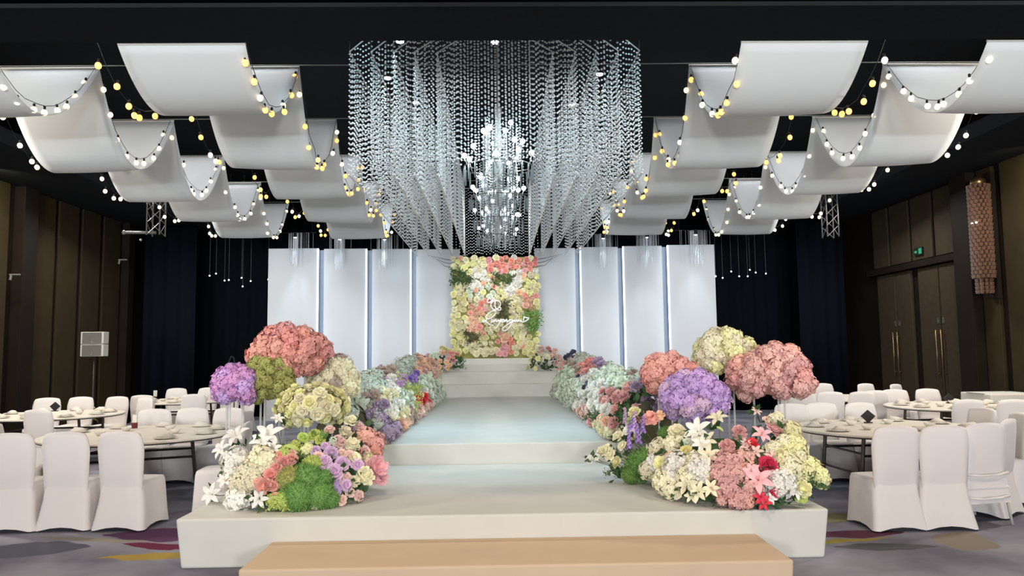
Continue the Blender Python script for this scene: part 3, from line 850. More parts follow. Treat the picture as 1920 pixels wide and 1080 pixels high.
mound('flower_mound', 'lavender and blush roses with coral carnations at the runway side of the left mound', LC, LR, [
    (621, 850, 14, 'rose', 'lav'), (608, 868, 15, 'rose', 'lav'), (626, 886, 17, 'rose', 'lav'), (641, 870, 14, 'rose', 'lav'), (600, 884, 10, 'rose', 'lav'),
    (650, 896, 10, 'rose', 'blush'), (627, 920, 12, 'rose', 'lilac'), (648, 910, 12, 'rose', 'lav'), (656, 924, 9, 'rose', 'blush'), (640, 938, 10, 'rose', 'blush'),
    (672, 930, 10, 'rose', 'blush'), (618, 808, 11, 'rose', 'blush'), (645, 815, 14, 'peony', 'cream'), (636, 830, 14, 'rose', 'blush'), (660, 838, 16, 'peony', 'cream'),
    (682, 848, 13, 'rose', 'blush'), (664, 860, 13, 'rose', 'cream'), (690, 857, 11, 'hyd', 'paleyel'), (658, 792, 14, 'rose', 'cream'), (672, 800, 10, 'rose', 'blush'),
    (685, 818, 20, 'hyd', 'salmon'), (704, 828, 19, 'hyd', 'salmon'), (702, 845, 15, 'hyd', 'coral'), (700, 880, 24, 'peony', 'pink'), (707, 898, 18, 'peony', 'pink'),
    (682, 896, 19, 'peony', 'cream'), (670, 872, 12, 'rose', 'lav'), (655, 855, 11, 'rose', 'blush'), (668, 820, 11, 'rose', 'peach'), (625, 828, 9, 'rose', 'mint'),
    (610, 838, 9, 'rose', 'lav'), (690, 870, 11, 'rose', 'blush'), (663, 905, 12, 'peony', 'cream'), (598, 858, 11, 'rose', 'blush'), (640, 852, 11, 'rose', 'blush'),
    (592, 846, 10, 'rose', 'lav'), (672, 845, 8, 'rose', 'deepcoral'), (632, 902, 9, 'rose', 'lav'), (612, 904, 8, 'rose', 'lav')], 0.385)
RC, RR = (2.08, 6.95, 0.385), (0.80, 0.98, 0.60)
mound('flower_mound', 'purple flower spikes, green moss and pale blossoms beside the runway step', RC, RR, [
    (1178, 818, 15, 'spike', 'violet'), (1198, 832, 16, 'spike', 'violet'), (1188, 806, 14, 'spike', 'lilac'), (1180, 842, 14, 'spike', 'violet'), (1205, 812, 14, 'spike', 'violet'),
    (1172, 796, 13, 'spike', 'mauve'), (1196, 872, 28, 'moss', 'green'), (1180, 888, 18, 'moss', 'green'), (1212, 858, 22, 'moss', 'green'), (1246, 812, 15, 'moss', 'green'),
    (1160, 884, 14, 'spray', 'dkgreen'), (1146, 886, 12, 'spray', 'dkgreen'), (1205, 888, 14, 'spray', 'dkgreen'), (1222, 790, 16, 'peony', 'salmon'), (1238, 784, 12, 'peony', 'peach'),
    (1108, 862, 9, 'rose', 'white'), (1118, 858, 8, 'rose', 'white'), (1130, 848, 12, 'rose', 'cream'), (1145, 852, 13, 'rose', 'cream'), (1156, 868, 12, 'rose', 'paleyel'),
    (1138, 842, 10, 'rose', 'cream'), (1160, 820, 12, 'rose', 'cream'), (1190, 775, 13, 'rose', 'paleyel'), (1184, 790, 10, 'rose', 'lime'), (1178, 808, 11, 'rose', 'white'), (1168, 836, 10, 'rose', 'cream')], 0.385)
mound('flower_mound', 'cream hydrangeas and white lilies with one yellow ball in the right front mound', RC, RR, [
    (1234, 842, 19, 'hyd', 'cream'), (1260, 836, 18, 'hyd', 'cream'), (1226, 866, 15, 'hyd', 'white'), (1214, 880, 17, 'hyd', 'cream'), (1242, 870, 15, 'rose', 'paleyel'),
    (1272, 872, 25, 'hyd', 'white'), (1294, 890, 22, 'hyd', 'cream'), (1312, 880, 26, 'hyd', 'white'), (1246, 902, 23, 'hyd', 'cream'), (1258, 916, 17, 'hyd', 'cream'),
    (1287, 848, 13, 'rose', 'yellow'), (1310, 812, 23, 'lily', 'white'), (1326, 832, 18, 'lily', 'cream'), (1346, 790, 17, 'lily', 'cream'), (1330, 858, 18, 'lily', 'cream'),
    (1290, 910, 18, 'lily', 'cream'), (1312, 924, 17, 'lily', 'cream'), (1336, 918, 15, 'lily', 'cream'), (1316, 838, 17, 'lily', 'white'), (1270, 812, 17, 'rose', 'cream'),
    (1278, 830, 13, 'rose', 'cream'), (1256, 856, 10, 'rose', 'peach'), (1290, 832, 11, 'rose', 'mint'), (1262, 890, 14, 'hyd', 'white'), (1298, 860, 14, 'hyd', 'cream'),
    (1270, 928, 8, 'rose', 'cream'), (1332, 902, 11, 'leaf', 'dkgreen'), (1325, 884, 14, 'hyd', 'cream'), (1340, 800, 12, 'leaf', 'lime'), (1300, 930, 12, 'lily', 'cream')], 0.385, 'dkgreen', True)
mound('flower_mound', 'dusty pink hydrangeas with scarlet lilies hanging over the platform edge', RC, RR, [
    (1386, 816, 15, 'peony', 'dusty'), (1365, 842, 17, 'peony', 'dusty'), (1350, 862, 16, 'hyd', 'dusty'), (1372, 868, 20, 'hyd', 'dusty'), (1352, 890, 21, 'hyd', 'dusty'),
    (1396, 860, 18, 'hyd', 'dusty'), (1376, 888, 17, 'hyd', 'dusty'), (1366, 914, 21, 'hyd', 'dusty'), (1382, 936, 19, 'hyd', 'dusty'), (1346, 918, 13, 'hyd', 'dusty'),
    (1402, 880, 15, 'hyd', 'salmon'), (1426, 820, 17, 'lily', 'pink'), (1422, 902, 23, 'lily', 'pink'), (1410, 888, 15, 'lily', 'pink'), (1450, 802, 14, 'rose', 'pink'),
    (1440, 792, 12, 'rose', 'blush'), (1456, 784, 13, 'hyd', 'cream'), (1416, 776, 9, 'lily', 'blush'), (1460, 815, 11, 'rose', 'pink'), (1408, 838, 14, 'peony', 'red'),
    (1436, 878, 21, 'peony', 'red'), (1450, 924, 12, 'peony', 'red'), (1432, 944, 12, 'lily', 'red'), (1424, 934, 12, 'lily', 'red'), (1396, 838, 13, 'lily', 'blush'),
    (1418, 852, 12, 'lily', 'blush'), (1446, 862, 13, 'lily', 'blush'), (1404, 916, 14, 'hyd', 'dusty'), (1400, 936, 13, 'hyd', 'salmon'), (1420, 918, 13, 'rose', 'dusty'),
    (1440, 900, 13, 'lily', 'pink'), (1388, 905, 11, 'leaf', 'dkgreen'), (1434, 958, 10, 'spray', 'dkgreen'), (1352, 938, 9, 'hyd', 'dusty'), (1443, 936, 9, 'lily', 'white')], 0.385)
mound('flower_mound', 'pale yellow hydrangea heads on the outer right corner of the platform', (2.25, 6.7, 0.385), (0.62, 0.72, 0.58), [
    (1490, 838, 21, 'hyd', 'paleyel'), (1450, 842, 15, 'hyd', 'cream'), (1466, 856, 18, 'hyd', 'paleyel'), (1482, 876, 22, 'hyd', 'cream'), (1462, 906, 26, 'hyd', 'white'),
    (1506, 884, 18, 'hyd', 'paleyel'), (1534, 888, 17, 'hyd', 'paleyel'), (1520, 872, 15, 'hyd', 'paleyel'), (1502, 918, 18, 'peony', 'paleyel'), (1500, 928, 14, 'rose', 'lime'),
    (1486, 805, 15, 'hyd', 'paleyel'), (1542, 900, 13, 'hyd', 'paleyel'), (1478, 932, 14, 'leaf', 'white'), (1472, 885, 15, 'hyd', 'cream'), (1440, 885, 12, 'lily', 'blush'),
    (1520, 908, 14, 'spray', 'dkgreen'), (1515, 895, 15, 'spray', 'dkgreen'), (1470, 828, 14, 'hyd', 'cream'), (1498, 858, 13, 'hyd', 'cream'), (1488, 922, 13, 'lily', 'white')], 0.385)

# ------------------------------------------------------------------ flower domes on clear stands
def dome(label, px, py, rx, ry, Y, kind, col, size, n, legs=3, alt=None, lumps=0.12, flat=0.9):
    c = atY(px, py, Y); sc = Y / F; RX, RZ = rx * sc, ry * sc
    e = empty('flower_stand', (c.x, c.y, 0.385)); tag(e, label, 'flower stand', 'flower domes on clear stands')
    hub = Vector((0, 0, c.z - 0.385))
    for k in range(legs):
        a = 2 * PI * k / legs + 0.5
        x, yv = RX * 0.45 * math.cos(a), RX * 0.45 * math.sin(a)
        m = MB(); m.tube([(x, yv, 0.012), (x, yv, hub.z - RZ * 0.3)], 0.011, 8)
        part('rod', m, m_acrylic, e, smooth=True)
    m = MB(); m.lathe([(RX * 0.62, 0.0), (RX * 0.62, 0.012)], 24); part('base_plate', m, m_acrylic, e)
    m = MB(); m.ball(hub, 1.0, 14, 9)
    m.v = [((v[0]) * RX * 0.72, v[1] * RX * 0.72, hub.z + (v[2] - hub.z) * RZ * 0.72) for v in m.v]
    part('core', m, fm(alt or col), e, smooth=True)
    rr = random.Random(label)
    for d in sphere_dirs(n, rr, -0.75):
        d = (d + Vector([rr.uniform(-.1, .1) for _ in range(3)])).normalized()
        f = 1 - size * 0.55 / max(RX, RZ) + rr.uniform(-lumps, lumps)
        p = Vector((d.x * RX * f, d.y * RX * flat * f, d.z * RZ * f)) + hub
        nn = Vector((d.x / RX, d.y / RX, d.z / RZ)).normalized()
        inst(rr.choice(KIND[kind]), PNAME[kind], fm(alt if (alt and rr.random() < 0.3) else col), e, p, nn, size * rr.uniform(0.85, 1.2))
    return e
dome('big coral pink flower dome raised on a clear stand behind the left mound', 542, 664, 66, 46, 7.75, 'hyd', 'deepcoral', 0.105, 46, alt='coral', lumps=0.14)
dome('small purple flower dome, leftmost of the raised flowers', 438, 722, 38, 37, 7.2, 'hyd', 'orchid', 0.075, 30, alt='lilac')
dome('olive green flower dome between the purple and coral ones', 504, 716, 45, 47, 7.45, 'hyd', 'olive', 0.065, 44, lumps=0.08)
dome('cream beige flower dome right of the big coral one on the left', 628, 712, 42, 42, 8.1, 'hyd', 'cream', 0.085, 34, alt='taupe')
dome('pale yellow rose cluster raised above the left lavender roses', 586, 762, 64, 40, 7.3, 'rose', 'paleyel', 0.075, 60, alt='cream', lumps=0.1)
dome('bright salmon flower dome nearest the runway on the right', 1254, 702, 47, 38, 8.0, 'hyd', 'salmon', 0.08, 40, alt='coral')
dome('cream flower dome, tallest of the raised flowers on the right', 1356, 663, 53, 42, 8.0, 'hyd', 'cream', 0.085, 44, alt='paleyel')
dome('wide dusty pink flower dome at the outer right against the dark curtain', 1446, 704, 74, 50, 7.5, 'hyd', 'dusty', 0.088, 60, alt='salmon', lumps=0.16)
dome('round violet lilac flower dome in the middle of the right group', 1302, 748, 62, 48, 7.4, 'hyd', 'lilac', 0.08, 54, alt='lav', lumps=0.06)

# ------------------------------------------------------------------ hedges of flowers along the runway
LSEED = [(640, 690, 'hyd', 'cream'), (650, 720, 'hyd', 'taupe'), (670, 745, 'hyd', 'greygreen'), (695, 725, 'hyd', 'greygreen'), (700, 770, 'peony', 'mauve'),
         (712, 790, 'hyd', 'mauve'), (725, 815, 'hyd', 'mauve'), (690, 760, 'peony', 'taupe'), (740, 800, 'peony', 'peach'), (745, 780, 'peony', 'cream'), (705, 695, 'peony', 'taupe'),
         (720, 700, 'peony', 'taupe'), (735, 730, 'peony', 'white'), (745, 752, 'peony', 'mint'), (765, 745, 'peony', 'mint'), (720, 745, 'peony', 'cream'), (735, 772, 'peony', 'white'),
         (760, 775, 'peony', 'taupe'), (740, 715, 'peony', 'lav'), (765, 712, 'rose', 'violet'), (755, 716, 'spray', 'lime'), (770, 732, 'spray', 'lime'), (785, 752, 'rose', 'red'),
         (778, 762, 'spray', 'lime'), (795, 720, 'peony', 'mint'), (800, 735, 'rose', 'white'), (810, 700, 'peony', 'blush'), (785, 680, 'rose', 'peach'), (795, 690, 'rose', 'peach'),
         (805, 710, 'rose', 'mint'), (790, 660, 'peony', 'navy'), (805, 665, 'rose', 'white'), (780, 665, 'peony', 'taupe'), (760, 690, 'hyd', 'greygreen'), (745, 680, 'spray', 'greygreen'),
         (820, 720, 'rose', 'mint'), (815, 745, 'hyd', 'greygreen'), (725, 765, 'peony', 'taupe'), (830, 700, 'peony', 'cream'), (790, 770, 'peony', 'blush')]
RSEED = [(1045, 690, 'rose', 'coral'), (1055, 680, 'rose', 'blush'), (1070, 665, 'peony', 'navy'), (1085, 665, 'rose', 'white'), (1095, 675, 'hyd', 'greygreen'), (1065, 700, 'peony', 'mint'),
         (1050, 715, 'peony', 'mint'), (1040, 730, 'hyd', 'greygreen'), (1080, 690, 'peony', 'taupe'), (1100, 690, 'rose', 'coral'), (1100, 700, 'peony', 'deepcoral'), (1125, 690, 'peony', 'mauve'),
         (1130, 680, 'spray', 'mauve'), (1070, 740, 'peony', 'mint'), (1085, 730, 'hyd', 'mint'), (1110, 715, 'hyd', 'white'), (1103, 718, 'rose', 'navy'), (1090, 755, 'rose', 'white'), (1112, 750, 'peony', 'white'),
         (1130, 730, 'peony', 'white'), (1140, 710, 'hyd', 'mint'), (1150, 695, 'hyd', 'mint'), (1165, 720, 'peony', 'mint'), (1180, 700, 'peony', 'taupe'), (1190, 700, 'hyd', 'greygreen'),
         (1165, 745, 'peony', 'dusty'), (1140, 752, 'rose', 'dusty'), (1120, 770, 'peony', 'white'), (1150, 770, 'peony', 'white'), (1100, 770, 'rose', 'blush'), (1095, 785, 'spray', 'dkgreen'),
         (1105, 790, 'rose', 'pink'), (1120, 780, 'spray', 'dkgreen'), (1130, 800, 'peony', 'cream'), (1145, 800, 'peony', 'cream'), (1140, 785, 'rose', 'peach'), (1165, 780, 'peony', 'dusty'),
         (1195, 740, 'peony', 'mauve'), (1185, 745, 'peony', 'dusty'), (1125, 808, 'spray', 'dkgreen'), (1155, 815, 'hyd', 'cream'), (1060, 760, 'spray', 'greygreen')]
HSEG = [(8.4, 10.2), (10.2, 12.3), (12.3, 14.6), (14.6, 16.95)]
hl = ['nearest', 'second', 'third', 'farthest']
def hedge(side, seeds):
    X0 = 1.74 * side; hw = 0.45
    ends = ['mauve and cream', 'mint and white', 'mint green', 'peach and pale'] if side < 0 else ['cream and dusty pink', 'white and blush', 'mint and white', 'pale mint and coral']
    for si, (ya, yb) in enumerate(HSEG):
        e = empty('flower_hedge', (X0, (ya + yb) / 2, 0.62))
        tag(e, '%s flower hedge section along the %s runway edge, %s from the camera' % (ends[si], 'left' if side < 0 else 'right', hl[si]), 'flowers', 'runway flower hedges')
        pts = []; tries = 0; fol = []
        while tries < 2600 and len(pts) < 130:
            tries += 1
            yv = random.uniform(ya, yb); ph = random.uniform(0.0, 1.9)
            H = 0.62 + 0.045 * (yv - 9)
            k = min(1.0, 0.55 + (yv - 8.4) / 0.9) if yv < 8.9 else 1.0
            p = Vector((X0 - side * hw * k * math.cos(ph), yv, 0.62 + H * k * math.sin(ph) * 0.92 + 0.03))
            n = Vector((-side * math.cos(ph), -0.25, math.sin(ph) + 0.1)).normalized()
            px, py = proj(p)
            best = min(seeds, key=lambda s_: (s_[0] - px) ** 2 + (s_[1] - py) ** 2 + random.uniform(0, 250))
            size = {'rose': 0.075, 'peony': 0.095, 'hyd': 0.105, 'spray': 0.11}[best[2]] * random.uniform(0.85, 1.15)
            if any((p - q).length < (size + s2) * 0.70 for q, s2 in pts): continue
            pts.append((p, size))
            nn = (n + Vector((random.uniform(-.3, .3), random.uniform(-.5, 0), random.uniform(-.2, .3)))).normalized()
            p2 = p + nn * random.uniform(-0.05, 0.06)
            p2.z = max(p2.z, 0.62 + size * 1.0)
            bloom(best[2], best[3], e, p2, nn, size)
        for _ in range(260):
            yv = random.uniform(ya, yb); ph = random.uniform(0.0, 2.3); H = 0.62 + 0.045 * (yv - 9)
            p = Vector((X0 - side * (hw - 0.07) * math.cos(ph), yv, 0.64 + H * math.sin(ph) * 0.84))
            fol.append((p, Vector((-side * math.cos(ph), -0.2, math.sin(ph) + 0.05))))
        foliage(e, fol, 'greygreen' if (si or side < 0) else 'dkgreen', 0.11)
        # foam body the stems are pushed into
        m = MB(); V = []; Fc = []; nn_ = 9
        for j, yv in enumerate((ya, yb)):
            H = (0.62 + 0.045 * (yv - 9)) * 0.78
            for k in range(nn_ + 1):
                ph = PI * k / nn_
                V.append((-side * (hw - 0.14) * math.cos(ph), yv - (ya + yb) / 2, H * math.sin(ph) ** 0.8))
        for k in range(nn_): Fc.append((k, k + 1, nn_ + 1 + k + 1, nn_ + 1 + k))
        Fc.append(tuple(range(nn_ + 1))[::-1]); Fc.append(tuple(range(nn_ + 1, 2 * nn_ + 2)))
        m.add(V, Fc); part('foam_body', m, fm('dark'), e)
hedge(-1, LSEED)
hedge(1, RSEED)

# clumps at the foot of the flower wall
def clump(label, cx, w, Y, z0, seeds, n):
    e = empty('flower_clump', (cx, Y, z0)); tag(e, label, 'flowers', 'clumps by the flower wall')
    pts = []; t = 0
    while len(pts) < n and t < 3000:
        t += 1
        d = Vector((random.uniform(-1, 1), random.uniform(-1, 0.3), random.uniform(0, 1)))
        if d.length > 1 or d.length < 0.75: continue
        p = Vector((cx + d.x * w, Y + d.y * 0.3, z0 + 0.04 + d.z * 0.52))
        px, py = proj(p)
        b = min(seeds, key=lambda s_: (s_[0] - px) ** 2 + (s_[1] - py) ** 2)
        size = {'rose': 0.07, 'peony': 0.085, 'hyd': 0.1, 'spray': 0.14}[b[2]] * random.uniform(0.85, 1.15)
        if any((p - q).length < (size + s2) * 0.6 for q, s2 in pts): continue
        p.z = max(p.z, z0 + size)
        pts.append((p, size)); bloom(b[2], b[3], e, p, (d + Vector((0, -0.6, 0.1))).normalized(), size)
    foliage(e, [(Vector((cx + random.uniform(-.8, .8) * w, Y + random.uniform(-.2, .2), z0 + random.uniform(0.03, 0.35))), Vector((0, -1, 0.5))) for _ in range(60)], 'dkgreen', 0.1)
clump('peach roses with dark green leaves left of the upper steps', -1.3, 0.52, 17.95, 1.19,
      [(835, 655, 'peony', 'paleyel'), (830, 672, 'peony', 'peach'), (840, 685, 'rose', 'peach'), (850, 668, 'rose', 'salmon'), (860, 675, 'spray', 'dkgreen'), (855, 688, 'spray', 'dkgreen'), (815, 660, 'rose', 'mint'), (808, 680, 'peony', 'blush')], 34)
clump('yellow and blush roses with dark green leaves right of the upper steps', 1.12, 0.42, 17.95, 1.19,
      [(995, 670, 'rose', 'paleyel'), (1000, 685, 'rose', 'paleyel'), (1015, 655, 'peony', 'blush'), (1022, 668, 'rose', 'cream'), (1022, 685, 'spray', 'dkgreen'), (1035, 670, 'peony', 'blush'), (1030, 650, 'rose', 'deepcoral')], 30)

# ------------------------------------------------------------------ flower wall
fw = tag(empty('flower_wall', (-0.06, 18.6, 1.5)), 'tall wall of cream, yellow and coral roses behind the white script at the runway end', 'flower wall')
boxpart('backing_board', (-1.06, 1.06, -0.02, 0.08, 0.0, 2.52), fm('olive'), fw)
REG = [(245, 145, 480, 235, 'paleyel'), (480, 145, 820, 250, 'coral'), (700, 180, 820, 265, 'salmon'), (245, 232, 380, 318, 'dkgreen'), (380, 240, 485, 390, 'white'),
       (495, 285, 545, 335, 'salmon'), (540, 262, 640, 330, 'dkgreen'), (630, 240, 700, 275, 'white'), (640, 320, 690, 375, 'navy'), (595, 290, 715, 400, 'white'), (715, 270, 825, 395, 'paleyel'), (700, 390, 825, 500, 'peach'),
       (245, 430, 342, 650, 'paleyel'), (430, 430, 505, 500, 'coral'), (342, 468, 445, 640, 'peach'), (545, 435, 622, 560, 'dark'), (720, 505, 845, 640, 'green'), (345, 640, 412, 700, 'dark'),
       (590, 430, 740, 640, 'cream'), (530, 715, 655, 820, 'coral'), (520, 650, 655, 720, 'peach'), (640, 655, 825, 820, 'paleyel'), (245, 650, 345, 820, 'paleyel'), (345, 330, 520, 430, 'mint')]
pts = []
for _ in range(9000):
    if len(pts) >= 292: break
    x, z = random.uniform(-1.05, 1.05), random.uniform(0.1, 2.5)
    if any((x - a) ** 2 + (z - b) ** 2 < 0.108 ** 2 for a, b in pts): continue
    pts.append((x, z))
    zx = 245 + (x + 1.06) / 2.12 * 575 + random.gauss(0, 9); zy = 820 - z / 2.52 * 675 + random.gauss(0, 9)
    col = 'cream'
    for a, b, c2, d, cc in REG:
        if a <= zx <= c2 and b <= zy <= d: col = cc; break
    n = Vector((random.uniform(-.4, .4), -1, random.uniform(-.2, .5))).normalized()
    yv = -0.06 + random.uniform(-.07, .02)
    if col in ('dkgreen', 'dark', 'green'):
        inst(random.choice(SPRAY), 'leaf_spray', fm(col), fw, (x, yv - (0.06 if col == 'green' else 0), z), n, random.uniform(0.15, 0.2))
    else:
        if random.random() < 0.07: col = random.choice(('cream', 'white', 'peach', 'paleyel'))
        elif random.random() < 0.25: col = {'coral': 'pink', 'salmon': 'peach', 'peach': 'salmon', 'paleyel': 'cream', 'cream': 'paleyel'}.get(col, col)
        inst(random.choice(ROSE + PEONY), 'rose', fm(col), fw, (x, yv, z), n, random.uniform(0.08, 0.115))
for sx in (-1, 1):
    for k in range(3):
        m = MB(); z = 2.45 - 0.09 * k
        m.tube([(sx * 1.0, -0.02, z), (sx * 1.25, -0.06, z + 0.03), (sx * (1.45 + 0.12 * (2 - k)), -0.1, z + 0.13 + 0.04 * k)], [0.008, 0.006, 0.002], 4)
        part('twig', m, m_darkmetal, fw)
# white script lettering standing off the flowers
ltr = tag(empty('script_lettering', (0.0, 18.22, 2.4)), 'white cursive names with an ampersand in front of the flower wall', 'lettering')
strokes = [
    [(420, 262), (400, 300), (425, 328), (470, 318), (515, 268), (560, 210)], [(410, 272), (440, 228), (480, 218), (470, 262)], [(505, 300), (540, 262), (580, 250)],
    [(580, 300), (572, 380), (598, 455), (640, 492), (690, 498), (712, 462), (684, 438), (645, 458), (600, 488), (540, 478), (495, 430), (484, 370), (508, 320), (560, 294), (622, 288), (682, 308), (702, 352), (690, 400), (660, 428)],
    [(385, 640), (420, 590), (480, 538), (548, 512), (596, 528), (582, 588), (520, 650), (452, 690), (390, 690), (360, 680)],
    [(400, 660), (380, 730), (320, 770), (290, 745), (340, 725), (400, 780), (470, 830), (540, 835)],
    [(522, 692), (490, 745), (505, 772), (560, 716)], [(560, 716), (548, 772), (600, 708), (612, 768), (660, 716)],
    [(660, 716), (668, 764), (715, 692), (688, 764), (640, 850), (600, 905), (560, 900)], [(715, 770), (735, 735), (780, 712), (735, 712), (722, 760), (760, 768), (800, 712)],
    [(800, 712), (795, 768), (840, 705), (850, 768), (900, 722)], [(960, 716), (905, 722), (900, 768), (950, 762), (985, 712), (935, 830), (860, 930), (780, 962), (742, 925), (800, 862), (900, 800), (990, 760)],
    [(990, 760), (1020, 712), (1030, 765), (1075, 712)], [(1075, 712), (1080, 768), (1125, 712), (1130, 764), (1175, 712)], [(1175, 712), (1180, 762), (1215, 765), (1280, 735), (1345, 678), (1270, 668), (1235, 650), (1215, 740)]]
def smooth_pts(P_, n=5):
    P_ = [Vector(p) for p in P_]; out = []
    for i in range(len(P_) - 1):
        p0 = P_[max(i - 1, 0)]; p1 = P_[i]; p2 = P_[i + 1]; p3 = P_[min(i + 2, len(P_) - 1)]
        for k in range(n):
            t = k / n
            out.append(0.5 * ((2 * p1) + (p2 - p0) * t + (2 * p0 - 5 * p1 + 4 * p2 - p3) * t * t + (3 * p1 - p0 - 3 * p2 + p3) * t ** 3))
    out.append(P_[-1]); return out
for s_ in strokes:
    w = [atY(880 + x / 12, 540 + yv / 12, 18.22) - ltr.location for x, yv in s_]
    m = MB(); m.tube(smooth_pts(w), 0.018, 6)
    part('letter_stroke', m, m_letter, ltr, smooth=True)

# ================================================================== CHAIRS
def chair_meshes():
    # seat skirt: rounded box loft from hem to seat
    def ring(hw, y0, y1, z, n=6, rad=0.05, arch=0.0):
        pts = []
        cs = ((hw - rad, y1 - rad, 0), (-hw + rad, y1 - rad, 1), (-hw + rad, y0 + rad, 2), (hw - rad, y0 + rad, 3))
        for cx, cy, q in cs:
            for k in range(n):
                a = PI / 2 * (q + k / (n - 1)); pts.append([cx + rad * math.cos(a), cy + rad * math.sin(a), z])
        return pts
    m = MB(); rings = []
    for z, hw, y0, y1 in ((0.015, 0.262, -0.055, 0.47), (0.12, 0.25, -0.035, 0.462), (0.3, 0.235, 0.0, 0.455), (0.42, 0.225, 0.005, 0.45), (0.458, 0.215, 0.015, 0.44), (0.468, 0.17, 0.06, 0.39)):
        r0 = ring(hw, y0, y1, z)
        for p in r0:
            if p[1] < 0.2: p[0] *= 1 - 0.10 * min(1, z / 0.44) * (0.2 - p[1]) / 0.2
        rings.append(r0)
    n = len(rings[0])
    # insert mid points on the hem so it arches between the feet
    V = []; Fc = []
    def expand(r):
        out = []
        for i in range(n):
            a = r[i]; b = r[(i + 1) % n]; out.append(a)
            if i % 6 == 5:
                for t in (0.25, 0.5, 0.75): out.append([a[0] + (b[0] - a[0]) * t, a[1] + (b[1] - a[1]) * t, a[2]])
        return out
    R_ = [expand(r) for r in rings]; N_ = len(R_[0])
    for i in range(N_):
        k = i % 9
        if k in (6, 7, 8):
            lift = 0.03 if k == 7 else 0.022
            p = R_[0][i]; p[2] += lift; p[0] *= 0.965
            p[1] = 0.21 + (p[1] - 0.21) * 0.965
    for r in R_: V += [tuple(p) for p in r]
    for j in range(len(R_) - 1):
        for i in range(N_): Fc.append((j * N_ + i, j * N_ + (i + 1) % N_, (j + 1) * N_ + (i + 1) % N_, (j + 1) * N_ + i))
    Fc.append(tuple((len(R_) - 1) * N_ + i for i in range(N_)))
    m.add(V, Fc); seat = m.mesh('seat_cover')
    # backrest: flat pillow with rounded crown, slightly waisted and leaning back
    m = MB(); V = []; Fc = []; cols_ = 12; rows_ = 12
    for s_ in (0, 1):
        for j in range(rows_ + 1):
            t = j / rows_
            hw = 0.196 + 0.03 * math.sin(PI * 0.5 * t) + 0.006 * (1 - t)
            if t > 0.5: hw += 0.012 * (t - 0.5)
            for i in range(cols_ + 1):
                u = -1 + 2 * i / cols_
                crown = 0.055 * (1 - u * u) ** 0.5 if abs(u) < 1 else 0.0
                z = 0.36 + t * (0.525 + crown)
                corner = 1 - 0.10 * max(0, t - 0.8) * 5 * abs(u) ** 6
                yv = -0.035 * t - 0.03 * t * t + 0.004
                th = (0.028 * (1 - u ** 6) ** 0.5 * (1 - 0.55 * t ** 8) + 0.004) * (0.35 + 0.65 * min(1, t / 0.3))
                yv += 0.018 * (1 - u * u) * 0 + (-th if s_ == 0 else th) + 0.02
                yv += 0.02 * (u * u) * t
                V.append((hw * u * corner, yv, z))
    w = cols_ + 1; off = w * (rows_ + 1)
    for j in range(rows_):
        for i in range(cols_):
            p = j * w + i; Fc.append((p, p + 1, p + w + 1, p + w)); Fc.append((off + p, off + p + w, off + p + w + 1, off + p + 1))
        Fc.append((j * w, (j + 1) * w, off + (j + 1) * w, off + j * w)); q = j * w + cols_
        Fc.append((q, off + q, off + q + w, q + w))
    for i in range(cols_):
        p = rows_ * w + i; Fc.append((p, p + 1, off + p + 1, off + p))
    m.add(V, Fc); back = m.mesh('backrest_cover')
    return seat, back
seat_me, back_me = chair_meshes()
seat_me.materials.append(m_chair); back_me.materials.append(m_chair)
def make_chair():
    e = empty('banquet_chair')
    put('seat_cover', seat_me, None, e); put('backrest_cover', back_me, None, e)
    return e
chair0 = make_chair(); used = [False]
def chair(x, y, deg, label, group, z=0.0):
    c = chair0 if not used[0] else copy_tree(chair0)
    used[0] = True
    c.location = (x, y, z); c.rotation_euler = (0, 0, math.radians(deg)); tag(c, label, 'chair', group); return c
G1, G2, G3 = 'chairs at the near left table', 'chairs at the far left tables', 'chairs at the near right table'
G4 = 'chairs at the far right tables'
# back faces local -y, sitter looks along +y
chair(-4.66, 7.32, 6, 'white covered chair cut by the left picture edge, back to camera', G1)
chair(-4.16, 7.36, 0, 'white covered chair, middle of three backs in front at the left table', G1)
chair(-3.62, 7.33, -4, 'white covered chair nearest the platform of three front backs at the left', G1)
chair(-2.72, 8.15, 96, 'white covered chair half hidden behind the left front lilies, turned sideways', G1)
chair(-4.66, 10.30, 186, 'white covered chair across the near left table, leftmost of three facing the camera', G1)
chair(-4.2, 10.42, 180, 'white covered chair across the near left table, middle of three facing the camera', G1)
chair(-3.68, 10.34, 172, 'white covered chair across the near left table, closest to the purple flower dome', G1)
chair(-5.42, 8.3, -70, 'white covered chair at the left edge behind the front left chair', G1)
chair(-6.35, 10.55, -8, 'white covered chair at the left edge with its back to us, before the second table', G2)
chair(-8.3, 11.7, -95, 'white covered chair by the wall side of the second left table', G2)
for i, (x, yv, d) in enumerate(((-8.0, 13.5, 192), (-7.52, 13.7, 184), (-6.85, 13.65, 172), (-6.15, 13.2, 148))):
    chair(x, yv, d, 'white covered chair across the second left table, %s from the wall' % ['first', 'second', 'third', 'fourth'][i], G2)
for i, (x, yv, d) in enumerate(((-7.15, 16.85, 190), (-6.5, 16.95, 180), (-5.95, 16.8, 172), (-5.45, 16.5, 150))):
    chair(x, yv, d, 'white covered chair behind the farthest left table, %s from the speaker' % ['first', 'second', 'third', 'fourth'][i], G2)
for i, (x, yv, d) in enumerate(((-6.6, 14.1, 0), (-5.7, 14.2, 12))):
    chair(x, yv, d, 'white covered chair with its back to us at the farthest left table, %s one' % ['speaker side', 'stage side'][i], G2)
chair(3.60, 6.82, 3, 'white covered chair next to the platform at the near right table, back to camera', G3)
chair(4.05, 6.83, -2, 'white covered chair, middle of the three front backs at the right', G3)
